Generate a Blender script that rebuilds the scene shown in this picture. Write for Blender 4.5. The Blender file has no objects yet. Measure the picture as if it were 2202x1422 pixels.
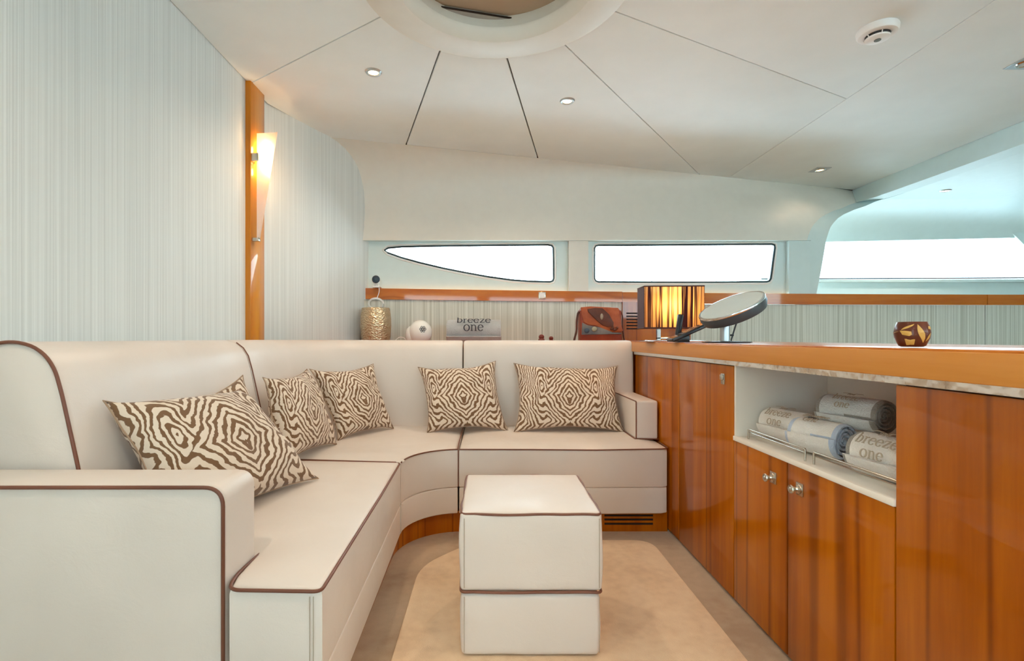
import bpy, bmesh, math, random
from mathutils import Vector, Matrix, noise
random.seed(7)
PI = math.pi
SC = bpy.context.scene
COL = SC.collection

# ------------------------------------------------------------------ camera
F, CX, CY, CH = 1075.0, 1050.0, 727.0, 1.0      # focal (px of 2202), vanishing point, eye height
cd = bpy.data.cameras.new('camera'); cam = bpy.data.objects.new('camera', cd); COL.objects.link(cam)
cam.location = (0, 0, CH); cam.rotation_euler = (PI/2, 0, 0)
cd.sensor_width = 36; cd.lens = F/2202*36
cd.shift_x = (1101-CX)/2202; cd.shift_y = (CY-711)/2202
cd.clip_start = .02; cd.clip_end = 200
SC.camera = cam
# ------------------------------------------------------------------ world, exposure
w = bpy.data.worlds.new('overcast_sky'); SC.world = w; w.use_nodes = True
bg = w.node_tree.nodes['Background']; bg.inputs[0].default_value = (.66, .90, 1, 1); bg.inputs[1].default_value = 9.0
SC.view_settings.view_transform = 'Standard'; SC.view_settings.look = 'None'
SC.view_settings.exposure = .63; SC.view_settings.gamma = 1
SC.view_settings.use_curve_mapping = False
SC.cycles.max_bounces = 10; SC.cycles.diffuse_bounces = 6; SC.cycles.glossy_bounces = 4
SC.cycles.transparent_max_bounces = 12; SC.cycles.sample_clamp_indirect = 6
SC.cycles.caustics_reflective = False; SC.cycles.caustics_refractive = False
SC.cycles.use_denoising = True
WARM = (1, .79, .58)
SPOT_W = 20

# ------------------------------------------------------------------ helpers
def srgb(r, g, b):
    f = lambda c: (c/255/12.92) if c/255 <= .04045 else ((c/255+.055)/1.055)**2.4
    return (f(r), f(g), f(b), 1)
class Mat:
    """small wrapper to build node materials"""
    def __init__(s, name):
        s.m = bpy.data.materials.new(name); s.m.use_nodes = True
        s.t = s.m.node_tree; s.b = s.t.nodes['Principled BSDF']
    def n(s, kind, **kw):
        nd = s.t.nodes.new(kind)
        for k, v in kw.items():
            if k.startswith('i_'):
                key = k[2:]; key = int(key) if key.isdigit() else key.replace('_', ' ')
                if hasattr(v, 'is_output'): s.t.links.new(v, nd.inputs[key])
                else: nd.inputs[key].default_value = v
            else: setattr(nd, k, v)
        return nd
    def link(s, a, b): s.t.links.new(a, b)
    def math(s, op, *a, clamp=False):
        nd = s.t.nodes.new('ShaderNodeMath'); nd.operation = op; nd.use_clamp = clamp
        for i, v in enumerate(a):
            if hasattr(v, 'is_output'): s.t.links.new(v, nd.inputs[i])
            else: nd.inputs[i].default_value = v
        return nd.outputs[0]
    def coord(s, scale=(1, 1, 1), which='Object', loc=(0, 0, 0)):
        tc = s.n('ShaderNodeTexCoord'); mp = s.n('ShaderNodeMapping')
        mp.inputs['Scale'].default_value = scale; mp.inputs['Location'].default_value = loc
        s.link(tc.outputs[which], mp.inputs['Vector']); return mp.outputs[0]
    def noise(s, scale, sc3=(1, 1, 1), detail=3, rough=.5, dist=0, which='Object', loc=(0, 0, 0)):
        nd = s.n('ShaderNodeTexNoise'); s.link(s.coord(sc3, which, loc), nd.inputs['Vector'])
        nd.inputs['Scale'].default_value = scale; nd.inputs['Detail'].default_value = detail
        nd.inputs['Roughness'].default_value = rough; nd.inputs['Distortion'].default_value = dist
        return nd.outputs[0]
    def ramp(s, fac, stops, interp='LINEAR'):
        r = s.n('ShaderNodeValToRGB'); r.color_ramp.interpolation = interp
        e = r.color_ramp.elements
        while len(e) < len(stops): e.new(.5)
        for i, (p, c) in enumerate(stops): e[i].position = p; e[i].color = c
        s.link(fac, r.inputs[0]); return r.outputs[0]
    def mix(s, fac, a, b):
        nd = s.n('ShaderNodeMix', data_type='RGBA')
        for i, v in ((0, fac), (6, a), (7, b)):
            if hasattr(v, 'is_output'): s.link(v, nd.inputs[i])
            else: nd.inputs[i].default_value = v
        return nd.outputs[2]
    def bump(s, h, strength=.3, dist=.002):
        nd = s.n('ShaderNodeBump'); nd.inputs['Strength'].default_value = strength
        nd.inputs['Distance'].default_value = dist; s.link(h, nd.inputs['Height']); s.link(nd.outputs[0], s.b.inputs['Normal'])
    def set(s, **kw):
        for k, v in kw.items():
            key = {'col': 'Base Color', 'rough': 'Roughness', 'metal': 'Metallic', 'coat': 'Coat Weight', 'crough': 'Coat Roughness',
                   'spec': 'Specular IOR Level', 'sheen': 'Sheen Weight', 'ecol': 'Emission Color', 'estr': 'Emission Strength',
                   'trans': 'Transmission Weight', 'alpha': 'Alpha', 'sss': 'Subsurface Weight'}[k]
            if hasattr(v, 'is_output'): s.link(v, s.b.inputs[key])
            else: s.b.inputs[key].default_value = v
        return s
def plain(name, col, rough=.5, metal=0, **kw):
    """plain coloured surface with a faint procedural mottling"""
    M = Mat(name); nz = M.noise(14, detail=2)
    c2 = tuple(min(1, x*1.015) for x in col[:3])+(1,); c1 = tuple(x*.985 for x in col[:3])+(1,)
    M.set(col=M.ramp(nz, [(.3, c1), (.7, c2)]), rough=rough, metal=metal, **kw); return M.m

def wood(name, cols, axis='z', rough=.3, coat=1.0, scale=1.0):
    M = Mat(name)
    s3 = {'z': (1, 1, .06), 'y': (1, .06, 1), 'x': (.06, 1, 1)}[axis]
    broad = M.noise(7*scale, s3, 2, .5, .6)
    fine = M.noise(60*scale, s3, 4, .6, .3)
    band = M.noise(8*scale, tuple(v if v == 1 else .01 for v in s3), 1, .4, 0, loc=(3.3, 1.7, .4))
    v = M.math('ADD', M.math('MULTIPLY', broad, .75), M.math('MULTIPLY', fine, .25))
    c = M.ramp(v, [(.30, cols[0]), (.45, cols[1]), (.62, cols[2])])
    streak = M.ramp(band, [(.53, (0, 0, 0, 1)), (.555, (1, 1, 1, 1)), (.57, (1, 1, 1, 1)), (.60, (0, 0, 0, 1))])
    c = M.mix(M.math('MULTIPLY', streak, .55), c, cols[3])
    M.set(col=c, rough=rough, coat=coat*.5, crough=.04, spec=.12)
    return M.m

TEAK = (srgb(140, 64, 0), srgb(164, 82, 0), srgb(186, 102, 2), srgb(96, 34, 0))
teak_v = wood('varnished_teak_vertical', TEAK, 'z')
teak_y = wood('varnished_teak_edge', (srgb(186, 110, 40), srgb(204, 130, 56), srgb(214, 144, 70), srgb(180, 104, 40)), 'y', rough=.4, coat=.6)
teak_x = wood('varnished_teak_rail', (srgb(164, 82, 10), srgb(188, 100, 18), srgb(200, 116, 28), srgb(150, 72, 6)), 'x', coat=1)
teak_col = wood('varnished_teak_column', (srgb(184, 106, 20), srgb(204, 126, 30), srgb(218, 146, 44), srgb(176, 98, 18)), 'z', coat=1)

def leather(name, a, b, rough=.38):
    M = Mat(name)
    big = M.noise(3, detail=2); fine = M.noise(260, detail=2); cre = M.noise(9, (1, 1, 1.4), 4, .55, .8)
    M.set(col=M.ramp(big, [(.3, a), (.7, b)]), rough=M.ramp(cre, [(.3, (rough-.05,)*3+(1,)), (.7, (rough+.1,)*3+(1,))]), spec=.5)
    M.bump(M.math('ADD', M.math('MULTIPLY', fine, .12), cre), .22, .006)
    return M.m
leather_c = leather('cream_leather', srgb(220, 209, 200), srgb(228, 217, 208))
piping_m = leather('brown_leather_piping', srgb(106, 62, 44), srgb(128, 78, 58), .4)
stitch_m = plain('stitch_thread', srgb(180, 168, 150), .8)

def stripe_wall(name, a, b, c):
    M = Mat(name)
    f1 = M.noise(1, (150, 150, .5), 1, .5); f2 = M.noise(1, (46, 46, .25), 2, .6, loc=(5, 3, 0)); f3 = M.noise(1, (330, 330, 1.2), 1, .5)
    v = M.math('ADD', M.math('MULTIPLY', f1, .55), M.math('ADD', M.math('MULTIPLY', f2, .12), M.math('MULTIPLY', f3, .33)))
    M.set(col=M.ramp(v, [(.36, a), (.5, b), (.64, c)]), rough=.55, spec=.3)
    M.bump(f1, .5, .002); return M.m
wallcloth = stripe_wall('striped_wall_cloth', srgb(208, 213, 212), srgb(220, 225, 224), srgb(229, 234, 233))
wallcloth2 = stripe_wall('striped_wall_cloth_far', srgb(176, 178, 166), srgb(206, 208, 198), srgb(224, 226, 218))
paint = plain('warm_white_lining', srgb(222, 219, 210), .42)
paintw = plain('cool_white_lining', srgb(208, 224, 224), .4)
M = Mat('ceiling_suede'); M.set(col=M.ramp(M.noise(5, detail=3), [(.3, srgb(231, 236, 236)), (.7, srgb(235, 240, 240))]), rough=.6, spec=.25)
M.bump(M.noise(300, detail=2), .06, .001); ceil_m = M.m
dark_m = plain('dark_gap', srgb(38, 26, 20), .9)
white_m = plain('white_laminate', srgb(238, 230, 218), .5)
whitep = plain('white_plastic', srgb(235, 234, 232), .35)
blackp = plain('black_plastic', srgb(30, 31, 36), .3)
gasket = plain('window_gasket', srgb(24, 44, 52), .4)
chrome = plain('polished_chrome', srgb(214, 216, 218), .12, 1)
nickel = plain('brushed_nickel', srgb(196, 190, 178), .24, 1)
alu = plain('satin_aluminium', srgb(190, 196, 200), .3, .85)
M = Mat('polished_steel_strip'); M.set(col=srgb(232, 232, 228), metal=1, rough=.12)
M.bump(M.noise(18, (1, 1, 1), 2), .5, .01); steelstrip = M.m
# carpet
def carpet(name, a, b, c):
    M = Mat(name); big = M.noise(2.2, detail=3, rough=.6, dist=.6); med = M.noise(28, detail=3); fine = M.noise(420, detail=2)
    v = M.math('ADD', M.math('MULTIPLY', big, .72), M.math('MULTIPLY', med, .28))
    M.set(col=M.ramp(v, [(.36, a), (.5, b), (.63, c)]), rough=.95, spec=.1, sheen=.3)
    M.bump(fine, .5, .004); return M.m
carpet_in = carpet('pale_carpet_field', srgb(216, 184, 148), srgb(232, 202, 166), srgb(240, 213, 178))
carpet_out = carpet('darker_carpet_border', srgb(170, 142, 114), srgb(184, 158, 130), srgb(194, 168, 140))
# glass
def glass_mat(name, tint=(1, 1, 1, 1), gl=.06):
    M = Mat(name); t = M.t; t.nodes.remove(M.b)
    tr = t.nodes.new('ShaderNodeBsdfTransparent'); tr.inputs[0].default_value = tint
    g = t.nodes.new('ShaderNodeBsdfGlossy'); g.inputs['Roughness'].default_value = .02
    mx = t.nodes.new('ShaderNodeMixShader'); mx.inputs[0].default_value = gl
    t.links.new(tr.outputs[0], mx.inputs[1]); t.links.new(g.outputs[0], mx.inputs[2])
    t.links.new(mx.outputs[0], t.nodes['Material Output'].inputs[0]); return M.m
glass = glass_mat('window_glass')
glass_t = glass_mat('tinted_windscreen', (.42, .44, .45, 1))
def emit_mat(name, col, strength):
    M = Mat(name); M.set(col=(0, 0, 0, 1), ecol=col, estr=strength, rough=.5); return M.m
bulb_m = emit_mat('lit_halogen', (1, .62, .28, 1), 9)
bulb_w = emit_mat('lit_halogen_pale', (1, .9, .75, 1), 10)

# ---- object builders
def link(name, me, mat=None, parent=None):
    o = bpy.data.objects.new(name, me); COL.objects.link(o)
    if mat:
        for m in (mat if isinstance(mat, (list, tuple)) else [mat]): me.materials.append(m)
    if parent: o.parent = parent
    return o
def from_bm(name, bm, mat, parent=None, smooth=True, ang=40):
    bmesh.ops.recalc_face_normals(bm, faces=bm.faces)
    me = bpy.data.meshes.new(name); bm.to_mesh(me); bm.free()
    if smooth:
        for p in me.polygons: p.use_smooth = True
        me.set_sharp_from_angle(angle=math.radians(ang))
    return link(name, me, mat, parent)
def pyd(name, v, f, mat, parent=None, smooth=True, ang=40):
    me = bpy.data.meshes.new(name); me.from_pydata([tuple(p) for p in v], [], f); bm = bmesh.new(); bm.from_mesh(me)
    bpy.data.meshes.remove(me); bmesh.ops.remove_doubles(bm, verts=bm.verts, dist=1e-6)
    return from_bm(name, bm, mat, parent, smooth, ang)
def tag(o, label, cat, group=None):
    o['label'] = label; o['category'] = cat
    if group: o['group'] = group
    return o
def thing(name, loc, label, cat, group=None):
    o = bpy.data.objects.new(name, None); COL.objects.link(o); o.location = loc; o.empty_display_size = .05
    return tag(o, label, cat, group)
def adopt(root, *objs):
    """children were built in world coordinates: keep them there under the root"""
    for o in objs:
        o.parent = root; o.matrix_parent_inverse = Matrix.Translation(-Vector(root.location))
    return root
def struct(o, label=None):
    o['kind'] = 'structure'
    if label: o['label'] = label
    return o
def bm_box(bm, x0, x1, y0, y1, z0, z1, r=0, seg=3):
    t = bmesh.ops.create_cube(bm, size=1)['verts']
    for v in t: v.co = Vector(((x0+x1)/2+v.co.x*(x1-x0), (y0+y1)/2+v.co.y*(y1-y0), (z0+z1)/2+v.co.z*(z1-z0)))
    if r:
        es = list({e for v in t for e in v.link_edges})
        bmesh.ops.bevel(bm, geom=es, offset=r, segments=seg, profile=.5, affect='EDGES')
def box(name, x0, x1, y0, y1, z0, z1, mat, parent=None, r=0, seg=3):
    bm = bmesh.new(); bm_box(bm, x0, x1, y0, y1, z0, z1, r, seg); return from_bm(name, bm, mat, parent)
def tube_geo(pts, r, closed=False, n=8, bm=None, cap=True):
    pts = [Vector(p) for p in pts]; m = len(pts); rings = []
    rr = r if isinstance(r, (list, tuple)) else [r]*m
    prev = None
    for i, p in enumerate(pts):
        a = pts[(i-1) % m] if (closed or i) else p; b = pts[(i+1) % m] if (closed or i < m-1) else p
        t = (b-a).normalized()
        if prev is None:
            up = Vector((0, 0, 1)) if abs(t.z) < .9 else Vector((1, 0, 0)); nrm = (up - t*up.dot(t)).normalized()
        else: nrm = (prev - t*prev.dot(t)).normalized()
        prev = nrm; bi = t.cross(nrm)
        rings.append([bm.verts.new(p+(nrm*math.cos(2*PI*k/n)+bi*math.sin(2*PI*k/n))*rr[i]) for k in range(n)])
    for i in range(m if closed else m-1):
        A, B = rings[i], rings[(i+1) % m]
        for k in range(n): bm.faces.new((A[k], A[(k+1) % n], B[(k+1) % n], B[k]))
    if not closed and cap: bm.faces.new(rings[0][::-1]); bm.faces.new(rings[-1])
def tube(name, pts, r, mat, parent=None, closed=False, n=8):
    bm = bmesh.new(); tube_geo(pts, r, closed, n, bm); return from_bm(name, bm, mat, parent, True, 60)
def dense(pts, step=.02, closed=False):
    """resample a polyline"""
    out = []; m = len(pts)
    for i in range(m if closed else m-1):
        a = Vector(pts[i]); b = Vector(pts[(i+1) % m]); k = max(1, int((b-a).length/step))
        out += [a.lerp(b, j/k) for j in range(k)]
    if not closed: out.append(Vector(pts[-1]))
    return out
def fillet(pts, r, closed=False, seg=6):
    """round the corners of a 3D polyline"""
    out = []; m = len(pts); P = [Vector(p) for p in pts]
    for i, p in enumerate(P):
        if not closed and i in (0, m-1): out.append(p); continue
        a = P[(i-1) % m]-p; b = P[(i+1) % m]-p
        q = min(r[i] if isinstance(r, (list, tuple)) else r, a.length*.45, b.length*.45)
        if q < 1e-5: out.append(p); continue
        A = p+a.normalized()*q; B = p+b.normalized()*q
        for k in range(seg+1):
            t = k/seg; out.append(A*(1-t)**2+p*2*t*(1-t)+B*t*t)
    return out
def offs(poly, d):
    """inset a CCW plan polygon by d (miter)"""
    n = len(poly); out = []
    for i in range(n):
        p = Vector(poly[i]).to_2d(); a = Vector(poly[i-1]).to_2d(); b = Vector(poly[(i+1) % n]).to_2d()
        e1 = (p-a).normalized(); e2 = (b-p).normalized()
        n1 = Vector((-e1.y, e1.x)); n2 = Vector((-e2.y, e2.x)); m = (n1+n2)
        if m.length < 1e-6: m = n1
        m.normalize(); c = max(.35, m.dot(n1)); out.append(p+m*(d/c))
    return out
def ccw(poly):
    a = sum(poly[i-1][0]*poly[i][1]-poly[i][0]*poly[i-1][1] for i in range(len(poly)))
    return poly if a > 0 else poly[::-1]
def slab(name, poly, z0, z1, mat, parent=None, r=.0, rise=0, seg=4, rb=None):
    """solid of a plan polygon, its edges rounded, its top optionally crowned"""
    poly = ccw([tuple(p)[:2] for p in poly]); rings = []
    rb = r if rb is None else rb
    if rb:
        for k in range(seg): a = PI/2*k/seg; rings.append((rb*(1-math.sin(a)), z0+rb*(1-math.cos(a))))
        rings.append((0, z0+rb))
    else: rings.append((0, z0))
    if r:
        rings.append((0, z1-r))
        for k in range(1, seg+1): a = PI/2*k/seg; rings.append((r*(1-math.cos(a)), z1-r+r*math.sin(a)))
    else: rings.append((0, z1))
    V = []; n = len(poly)
    for d, z in rings: V += [(p[0], p[1], z) for p in (offs(poly, d) if d else poly)]
    Fc = [tuple(range(n))[::-1], tuple(range(len(V)-n, len(V)))]
    for k in range(len(rings)-1):
        for i in range(n): j = (i+1) % n; Fc.append((k*n+i, k*n+j, (k+1)*n+j, (k+1)*n+i))
    o = pyd(name, V, Fc, mat, parent)
    if rise:
        bm = bmesh.new(); bm.from_mesh(o.data); top = max(bm.faces, key=lambda f: (round(f.calc_center_median().z, 5), f.calc_area()))
        B = [v.co.copy() for v in top.verts]
        g = bmesh.ops.triangulate(bm, faces=[top])['faces']
        for _ in range(4):
            es = [e for e in {e for f in g for e in f.edges} if e.calc_length() > .07]
            g0 = bmesh.ops.subdivide_edges(bm, edges=es, cuts=1)
            g = [f for f in bm.faces if all(abs(v.co.z-z1) < 1e-6 for v in f.verts)]
            g = bmesh.ops.triangulate(bm, faces=g)['faces'] or g
            g = [f for f in bm.faces if all(abs(v.co.z-z1) < 1e-6 for v in f.verts)]
        vs = {v for f in g for v in f.verts}
        for v in vs:
            dm = 9
            for i in range(len(B)):
                a, b = B[i-1], B[i]; ab = b-a; t = max(0, min(1, (v.co-a).dot(ab)/max(1e-9, ab.length_squared))); dm = min(dm, (v.co-a-ab*t).length)
            q = min(1, dm/.11); v.co.z += rise*math.sin(PI/2*q)
        bm.to_mesh(o.data); bm.free()
        for p in o.data.polygons: p.use_smooth = True
        o.data.set_sharp_from_angle(angle=math.radians(40))
    return o
def arc2(cx, cy, r, a0, a1, n=12):
    return [(cx+r*math.cos(math.radians(a0+(a1-a0)*k/n)), cy+r*math.sin(math.radians(a0+(a1-a0)*k/n))) for k in range(n+1)]
def lathe(name, prof, mat, parent=None, n=32, M4=None, ang=40, cap=True):
    """profile [(r,z)] turned about z, then moved by matrix M4"""
    V = []; Fc = []; k = len(prof)
    for r, z in prof:
        for i in range(n): V.append(Vector((r*math.cos(2*PI*i/n), r*math.sin(2*PI*i/n), z)))
    for j in range(k-1):
        for i in range(n): Fc.append((j*n+i, j*n+(i+1) % n, (j+1)*n+(i+1) % n, (j+1)*n+i))
    if cap: Fc.append(tuple(range(n))[::-1]); Fc.append(tuple(range((k-1)*n, k*n)))
    if M4: V = [M4 @ v for v in V]
    return pyd(name, V, Fc, mat, parent, True, ang)
def loft(name, rows, mat, parent=None, ang=50, thick=0):
    """surface through rows of 3D points"""
    V = [p for r in rows for p in r]; n = len(rows[0]); Fc = []
    for j in range(len(rows)-1):
        for i in range(n-1): Fc.append((j*n+i, j*n+i+1, (j+1)*n+i+1, (j+1)*n+i))
    me = bpy.data.meshes.new(name); me.from_pydata([tuple(v) for v in V], [], Fc)
    for p in me.polygons: p.use_smooth = True
    me.set_sharp_from_angle(angle=math.radians(ang))
    o = link(name, me, mat, parent)
    if thick: md = o.modifiers.new('thickness', 'SOLIDIFY'); md.thickness = thick; md.offset = 0
    return o

HC = 1.45                                     # ceiling height above the eye
ZC = CH+HC
def C(x, y):                                  # measured point on the flat ceiling
    d = HC*F/(CY-y); return ((x-CX)/F*d, d)
def dw(X): return 3.95+.1454*(X+.955)-.01399*(X+.955)*(X-1.246)   # plan line of the curved hull side wall
def WX(x):
    X = 0
    for _ in range(30): X = (x-CX)/F*dw(X)
    return X
def WP(x, y, off=0):                          # measured point on the hull side wall
    X = WX(x); d = dw(X); return (X*(d+off)/d, d+off, CH+(CY-y)/F*(d+off))

# ------------------------------------------------------------------ floor and shell
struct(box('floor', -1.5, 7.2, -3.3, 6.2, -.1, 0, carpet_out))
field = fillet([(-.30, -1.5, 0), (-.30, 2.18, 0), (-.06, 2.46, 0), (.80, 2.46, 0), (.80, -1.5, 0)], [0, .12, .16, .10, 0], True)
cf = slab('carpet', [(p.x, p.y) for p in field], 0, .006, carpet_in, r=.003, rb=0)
tag(cf, 'pale beige carpet field inside the darker border between sofa and cabinets', 'carpet')

XL = -1.368
cy = 2.82
def left_wall():
    # unseen aft door opening, added to bring in daylight behind the viewpoint
    root = None
    bm = bmesh.new()
    bm_box(bm, XL-.06, XL, -1.9, 2.822, 0, 2.75); bm_box(bm, XL-.06, XL, -3.3, -2.7, 0, 2.75); bm_box(bm, XL-.06, XL, -2.7, -1.9, 2.1, 2.75)
    return struct(from_bm('wall_left', bm, wallcloth))
left_wall()
# inner striped wall that swings inwards behind the corner of the sofa
pl = [(-1.382, 2.99), (-1.378, 3.09), (-1.245, 3.375), (-1.10, 3.69), (-1.03, 3.83), (-.985, 3.93), (-.955, 3.99), (-.95, 4.4)]
pls = [p[:2] for p in fillet([(a, b, 0) for a, b in pl], .08)]
bm = bmesh.new()
rows = [[(p[0]-t*.05, p[1]+t*.02, z) for t, z in ((0, 0), (0, 1.2), (0, 2.0), (0, 2.75), (1, 2.75), (1, 0))] for p in pls]
wi = loft('wall_inner_left', rows, wallcloth); struct(wi)
# wooden column
colm = bmesh.new(); bm_box(colm, -1.43, -1.338, 2.815, 2.992, 0, ZC+.01, .006, 2)
struct(from_bm('trim_1', colm, teak_col), 'tall varnished wooden column on the left wall')

# unseen slab over everything, added to keep sky light out of panel gaps
struct(box('light_block_roof', -1.5, 7.2, -3.3, 6.2, 2.78, 2.84, dark_m))
struct(box('wall_forward_upper', 2.6, 7.2, 5.37, 5.45, 2.12, 2.79, dark_m))
bm = bmesh.new(); hv = []
for k in range(11):
    X = -1.3+5.1*k/10; y_ = 3.755+.2735*(X+.618)+.008; hv.append([bm.verts.new((X, y_, z)) for z in (2.4515, 2.79)])
for a, b in zip(hv, hv[1:]): bm.faces.new((a[0], b[0], b[1], a[1]))
struct(from_bm('wall_upper', bm, dark_m))
# ceiling with its panels
R0, RX, RY = .565, .03, 2.005
ceilroot = bpy.data.objects.new('ceiling', None); COL.objects.link(ceilroot); ceilroot.location = (.5, 2, ZC); struct(ceilroot)
def ang(p): return math.degrees(math.atan2(p[1]-RY, p[0]-RX))
def ringarc(a0, a1, n=14): return arc2(RX, RY, R0-.07, a0, a1, n)
def far(X): return 3.755+.2735*(X+.618)
S1a, S1b = (XL, C(555, 187)[1]-.03), C(800, 38)
S2a, S2b = C(873, 312), C(940, 104)
S3a, S3b = C(1157, 340), C(1086, 125)
S4a, S4b = C(1505, 375), C(1217, 100)
S5a, S5b = C(1815, 213), C(1322, 22)
X6 = 2.175; S6 = (X6, far(X6)); S5a = (X6, S5a[1])
S2a = (S2a[0], far(S2a[0])); S3a = (S3a[0], far(S3a[0])); S4a = (S4a[0], far(S4a[0]))
a1, a2, a3, a4, a5 = [ang(p) for p in (S1b, S2b, S3b, S4b, S5b)]
top_m = (RX, RY-R0+.07)
panels = [
 [(XL, -3.2), (XL, S1a[1])] + ringarc(a1, 270) + [(RX, -3.2)],
 [S1a, (XL, 3.09), (-1.245, 3.40), (-1.10, 3.69), (-1.09, far(-1.09)), S2a] + ringarc(a2, a1),
 [S2a, S3a] + ringarc(a3, a2),
 [S3a, S4a] + ringarc(a4, a3),
 [S4a, S6, S5a] + ringarc(a5, a4),
 [(RX, -3.2)] + ringarc(-90, a5) + [S5a, (X6, -3.2)],
 [(X6, -3.2), S6, (3.58, far(3.58)), (3.58, -3.2)],
]
for k, pp in enumerate(panels):
    q = offs(ccw(pp), .0055 if k == 2 else .0028)
    o = slab('ceiling_panel', q, ZC, ZC+.02, ceil_m, None, r=.002, rb=.002)
    adopt(ceilroot, o)

# coving between the ceiling and the window head
NS = 12
def bez(a, b, c, n=NS):
    a, b, c = Vector(a), Vector(b), Vector(c)
    return [a*(1-t)**2+b*2*t*(1-t)+c*t*t for t in [k/n for k in range(n+1)]]
endp = [(3.58, 4.92, 2.451), (3.555, 4.86, 2.38), (3.53, 4.80, 2.30), (3.42, 4.74, 2.262), (3.31, 4.68, 2.215), (3.19, 4.62, 2.175), (3.08, 4.57, 2.127),
        (3.0, 4.53, 2.083), (2.94, 4.50, 2.034), (2.895, 4.475, 1.99), (2.87, 4.46, 1.95), (2.85, 4.453, 1.91), (2.838, 4.45, 1.869)]
rows = []
for k in range(31):
    t = k/31; Xt = -1.18+(3.45+1.18)*t; Xb = -1.08+(2.80+1.08)*t
    T = (Xt, far(Xt)-.004, ZC+.0006); db = dw(Xb)-.02; B = (Xb, db, CH+.1953*db)
    ctl = ((Xt*.6+Xb*.4), max(far(Xt)+.12, db+.10), CH+1.41)
    R_ = bez(T, ctl, B); e = max(0, (t-.55)/.45); e = e*e*(3-2*e); R2 = []
    for i, q in enumerate(R_):
        f = i/12; g = Vector(endp[i])+Vector(((Xt-3.58)*(1-f)+(Xb-2.838)*f, (T[1]-4.92)*(1-f)+(B[1]-4.45)*f, (B[2]-1.869)*f))
        R2.append(q.lerp(g, e))
    rows.append(R2)
rows.append(endp)
cov = loft('trim_2', rows, paint, thick=0); struct(cov, 'smooth cream coving sweeping from ceiling to window head')
# soffit closing the head of the window recess
rows = []
for k in range(13):
    X = -1.0+3.84*k/12; db = dw(X)
    rows.append([(X, db-.02, CH+.1953*(db-.02)), (X*1.02, db+.12, CH+.1953*(db-.02)+.004)])
adopt(cov, loft('window_head', rows, paintw))

# arch between the saloon and the forward area
pth = [(3.58, -3.2, 2.30), (3.58, 1, 2.30), (3.58, 4.0, 2.30), (3.57, 4.6, 2.30), (3.53, 4.80, 2.30), (3.42, 4.74, 2.262), (3.31, 4.68, 2.215), (3.19, 4.62, 2.175), (3.08, 4.57, 2.127),
       (3.0, 4.53, 2.083), (2.94, 4.50, 2.034), (2.895, 4.475, 1.99), (2.87, 4.46, 1.95), (2.838, 4.45, 1.869), (2.79, 4.445, 1.6), (2.745, 4.44, 1.385), (2.62, 4.42, .9)]
rows = []
for i, p in enumerate(pth):
    beam = i < 5; t = min(1, max(0, (i-4)/4))
    a = (p[0], p[1], 2.451) if beam else (p[0]-.001, p[1]+.001, p[2]+.001)
    q = (p[0]+.29*(1-t)+.19*t, p[1]+.03, p[2]+.045*(1-t)+.01*t)
    rows.append([a, p, q, (q[0]+.01, q[1], q[2]+.25) if i < 4 else (q[0]+.01, q[1]+.30, q[2]+.002)])
rows[4][0] = (3.58, 4.92, 2.451)
arch = loft('trim_3', rows, paintw, ang=25); struct(arch, 'slanted white arch pillar and beam right of the long window')
# forward ceiling and its windscreen
zf = 2.347
fc = slab('ceiling_forward', [(3.82, -3.2), (3.82, 4.80), (3.66, 4.85), (7.2, 4.85), (7.2, -3.2)], zf, zf+.02, paintw); struct(fc)
rows = []
for k in range(9):
    X = 2.9+4.3*k/8; rows.append(bez((max(X, 3.66), 4.845, zf), (max(X, 3.45), 5.25, 2.31), (X, 5.32, 2.02+.022*max(0, (X-3.5))), 8))
adopt(fc, loft('forward_coving', rows, paintw))
bm = bmesh.new(); bm_box(bm, 2.7, 7.2, 5.3, 5.38, 0, 1.622); struct(from_bm('wall_forward', bm, paintw))
wroot = bpy.data.objects.new('window_3', None); COL.objects.link(wroot); wroot.location = (4.5, 5.33, 1.63); struct(wroot)
adopt(wroot, tube('window_frame', [(2.9, 5.31, 1.627), (7.2, 5.31, 1.645)], .006, gasket),
      slab('sill', [(2.9, 5.24), (7.2, 5.24), (7.2, 5.30), (2.9, 5.30)], 1.585, 1.612, paintw, r=.006),
      pyd('pane', [(2.9, 5.36, 1.6), (7.2, 5.36, 1.6), (7.2, 5.36, 2.3), (2.9, 5.36, 2.3)], [(0, 1, 2, 3)], glass_t),
      pyd('mullion', [(5.55, 5.30, 2.12), (5.62, 5.30, 2.2), (6.25, 5.30, 1.62), (6.05, 5.30, 1.62), (5.55, 5.36, 2.12), (5.62, 5.36, 2.2), (6.25, 5.36, 1.62), (6.05, 5.36, 1.62)],
          [(0, 1, 2, 3), (7, 6, 5, 4), (0, 4, 5, 1), (1, 5, 6, 2), (2, 6, 7, 3), (3, 7, 4, 0)], paintw))
# unseen right and rear walls, window openings sized for fill daylight and rail reflections
bm = bmesh.new()
bm_box(bm, 7.1, 7.2, -3.3, 5.4, 0, 1.3); bm_box(bm, 7.1, 7.2, -3.3, 5.4, 2.05, 2.78); bm_box(bm, 7.1, 7.2, -3.3, -2.6, 1.3, 2.05)
bm_box(bm, 7.1, 7.2, -1.2, 5.3, 1.3, 2.05)
struct(from_bm('wall_right', bm, paint))
bm = bmesh.new()
bm_box(bm, -1.45, 7.2, -3.3, -3.2, 0, 1.50); bm_box(bm, -1.45, 7.2, -3.3, -3.2, 1.96, 2.78)
for a, b in ((-1.45, .0), (.0, .55), (2.0, 2.25), (3.9, 4.1), (6.9, 7.2)): bm_box(bm, a, b, -3.3, -3.2, 1.50, 1.96)
struct(from_bm('wall_rear', bm, paint))

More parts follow.
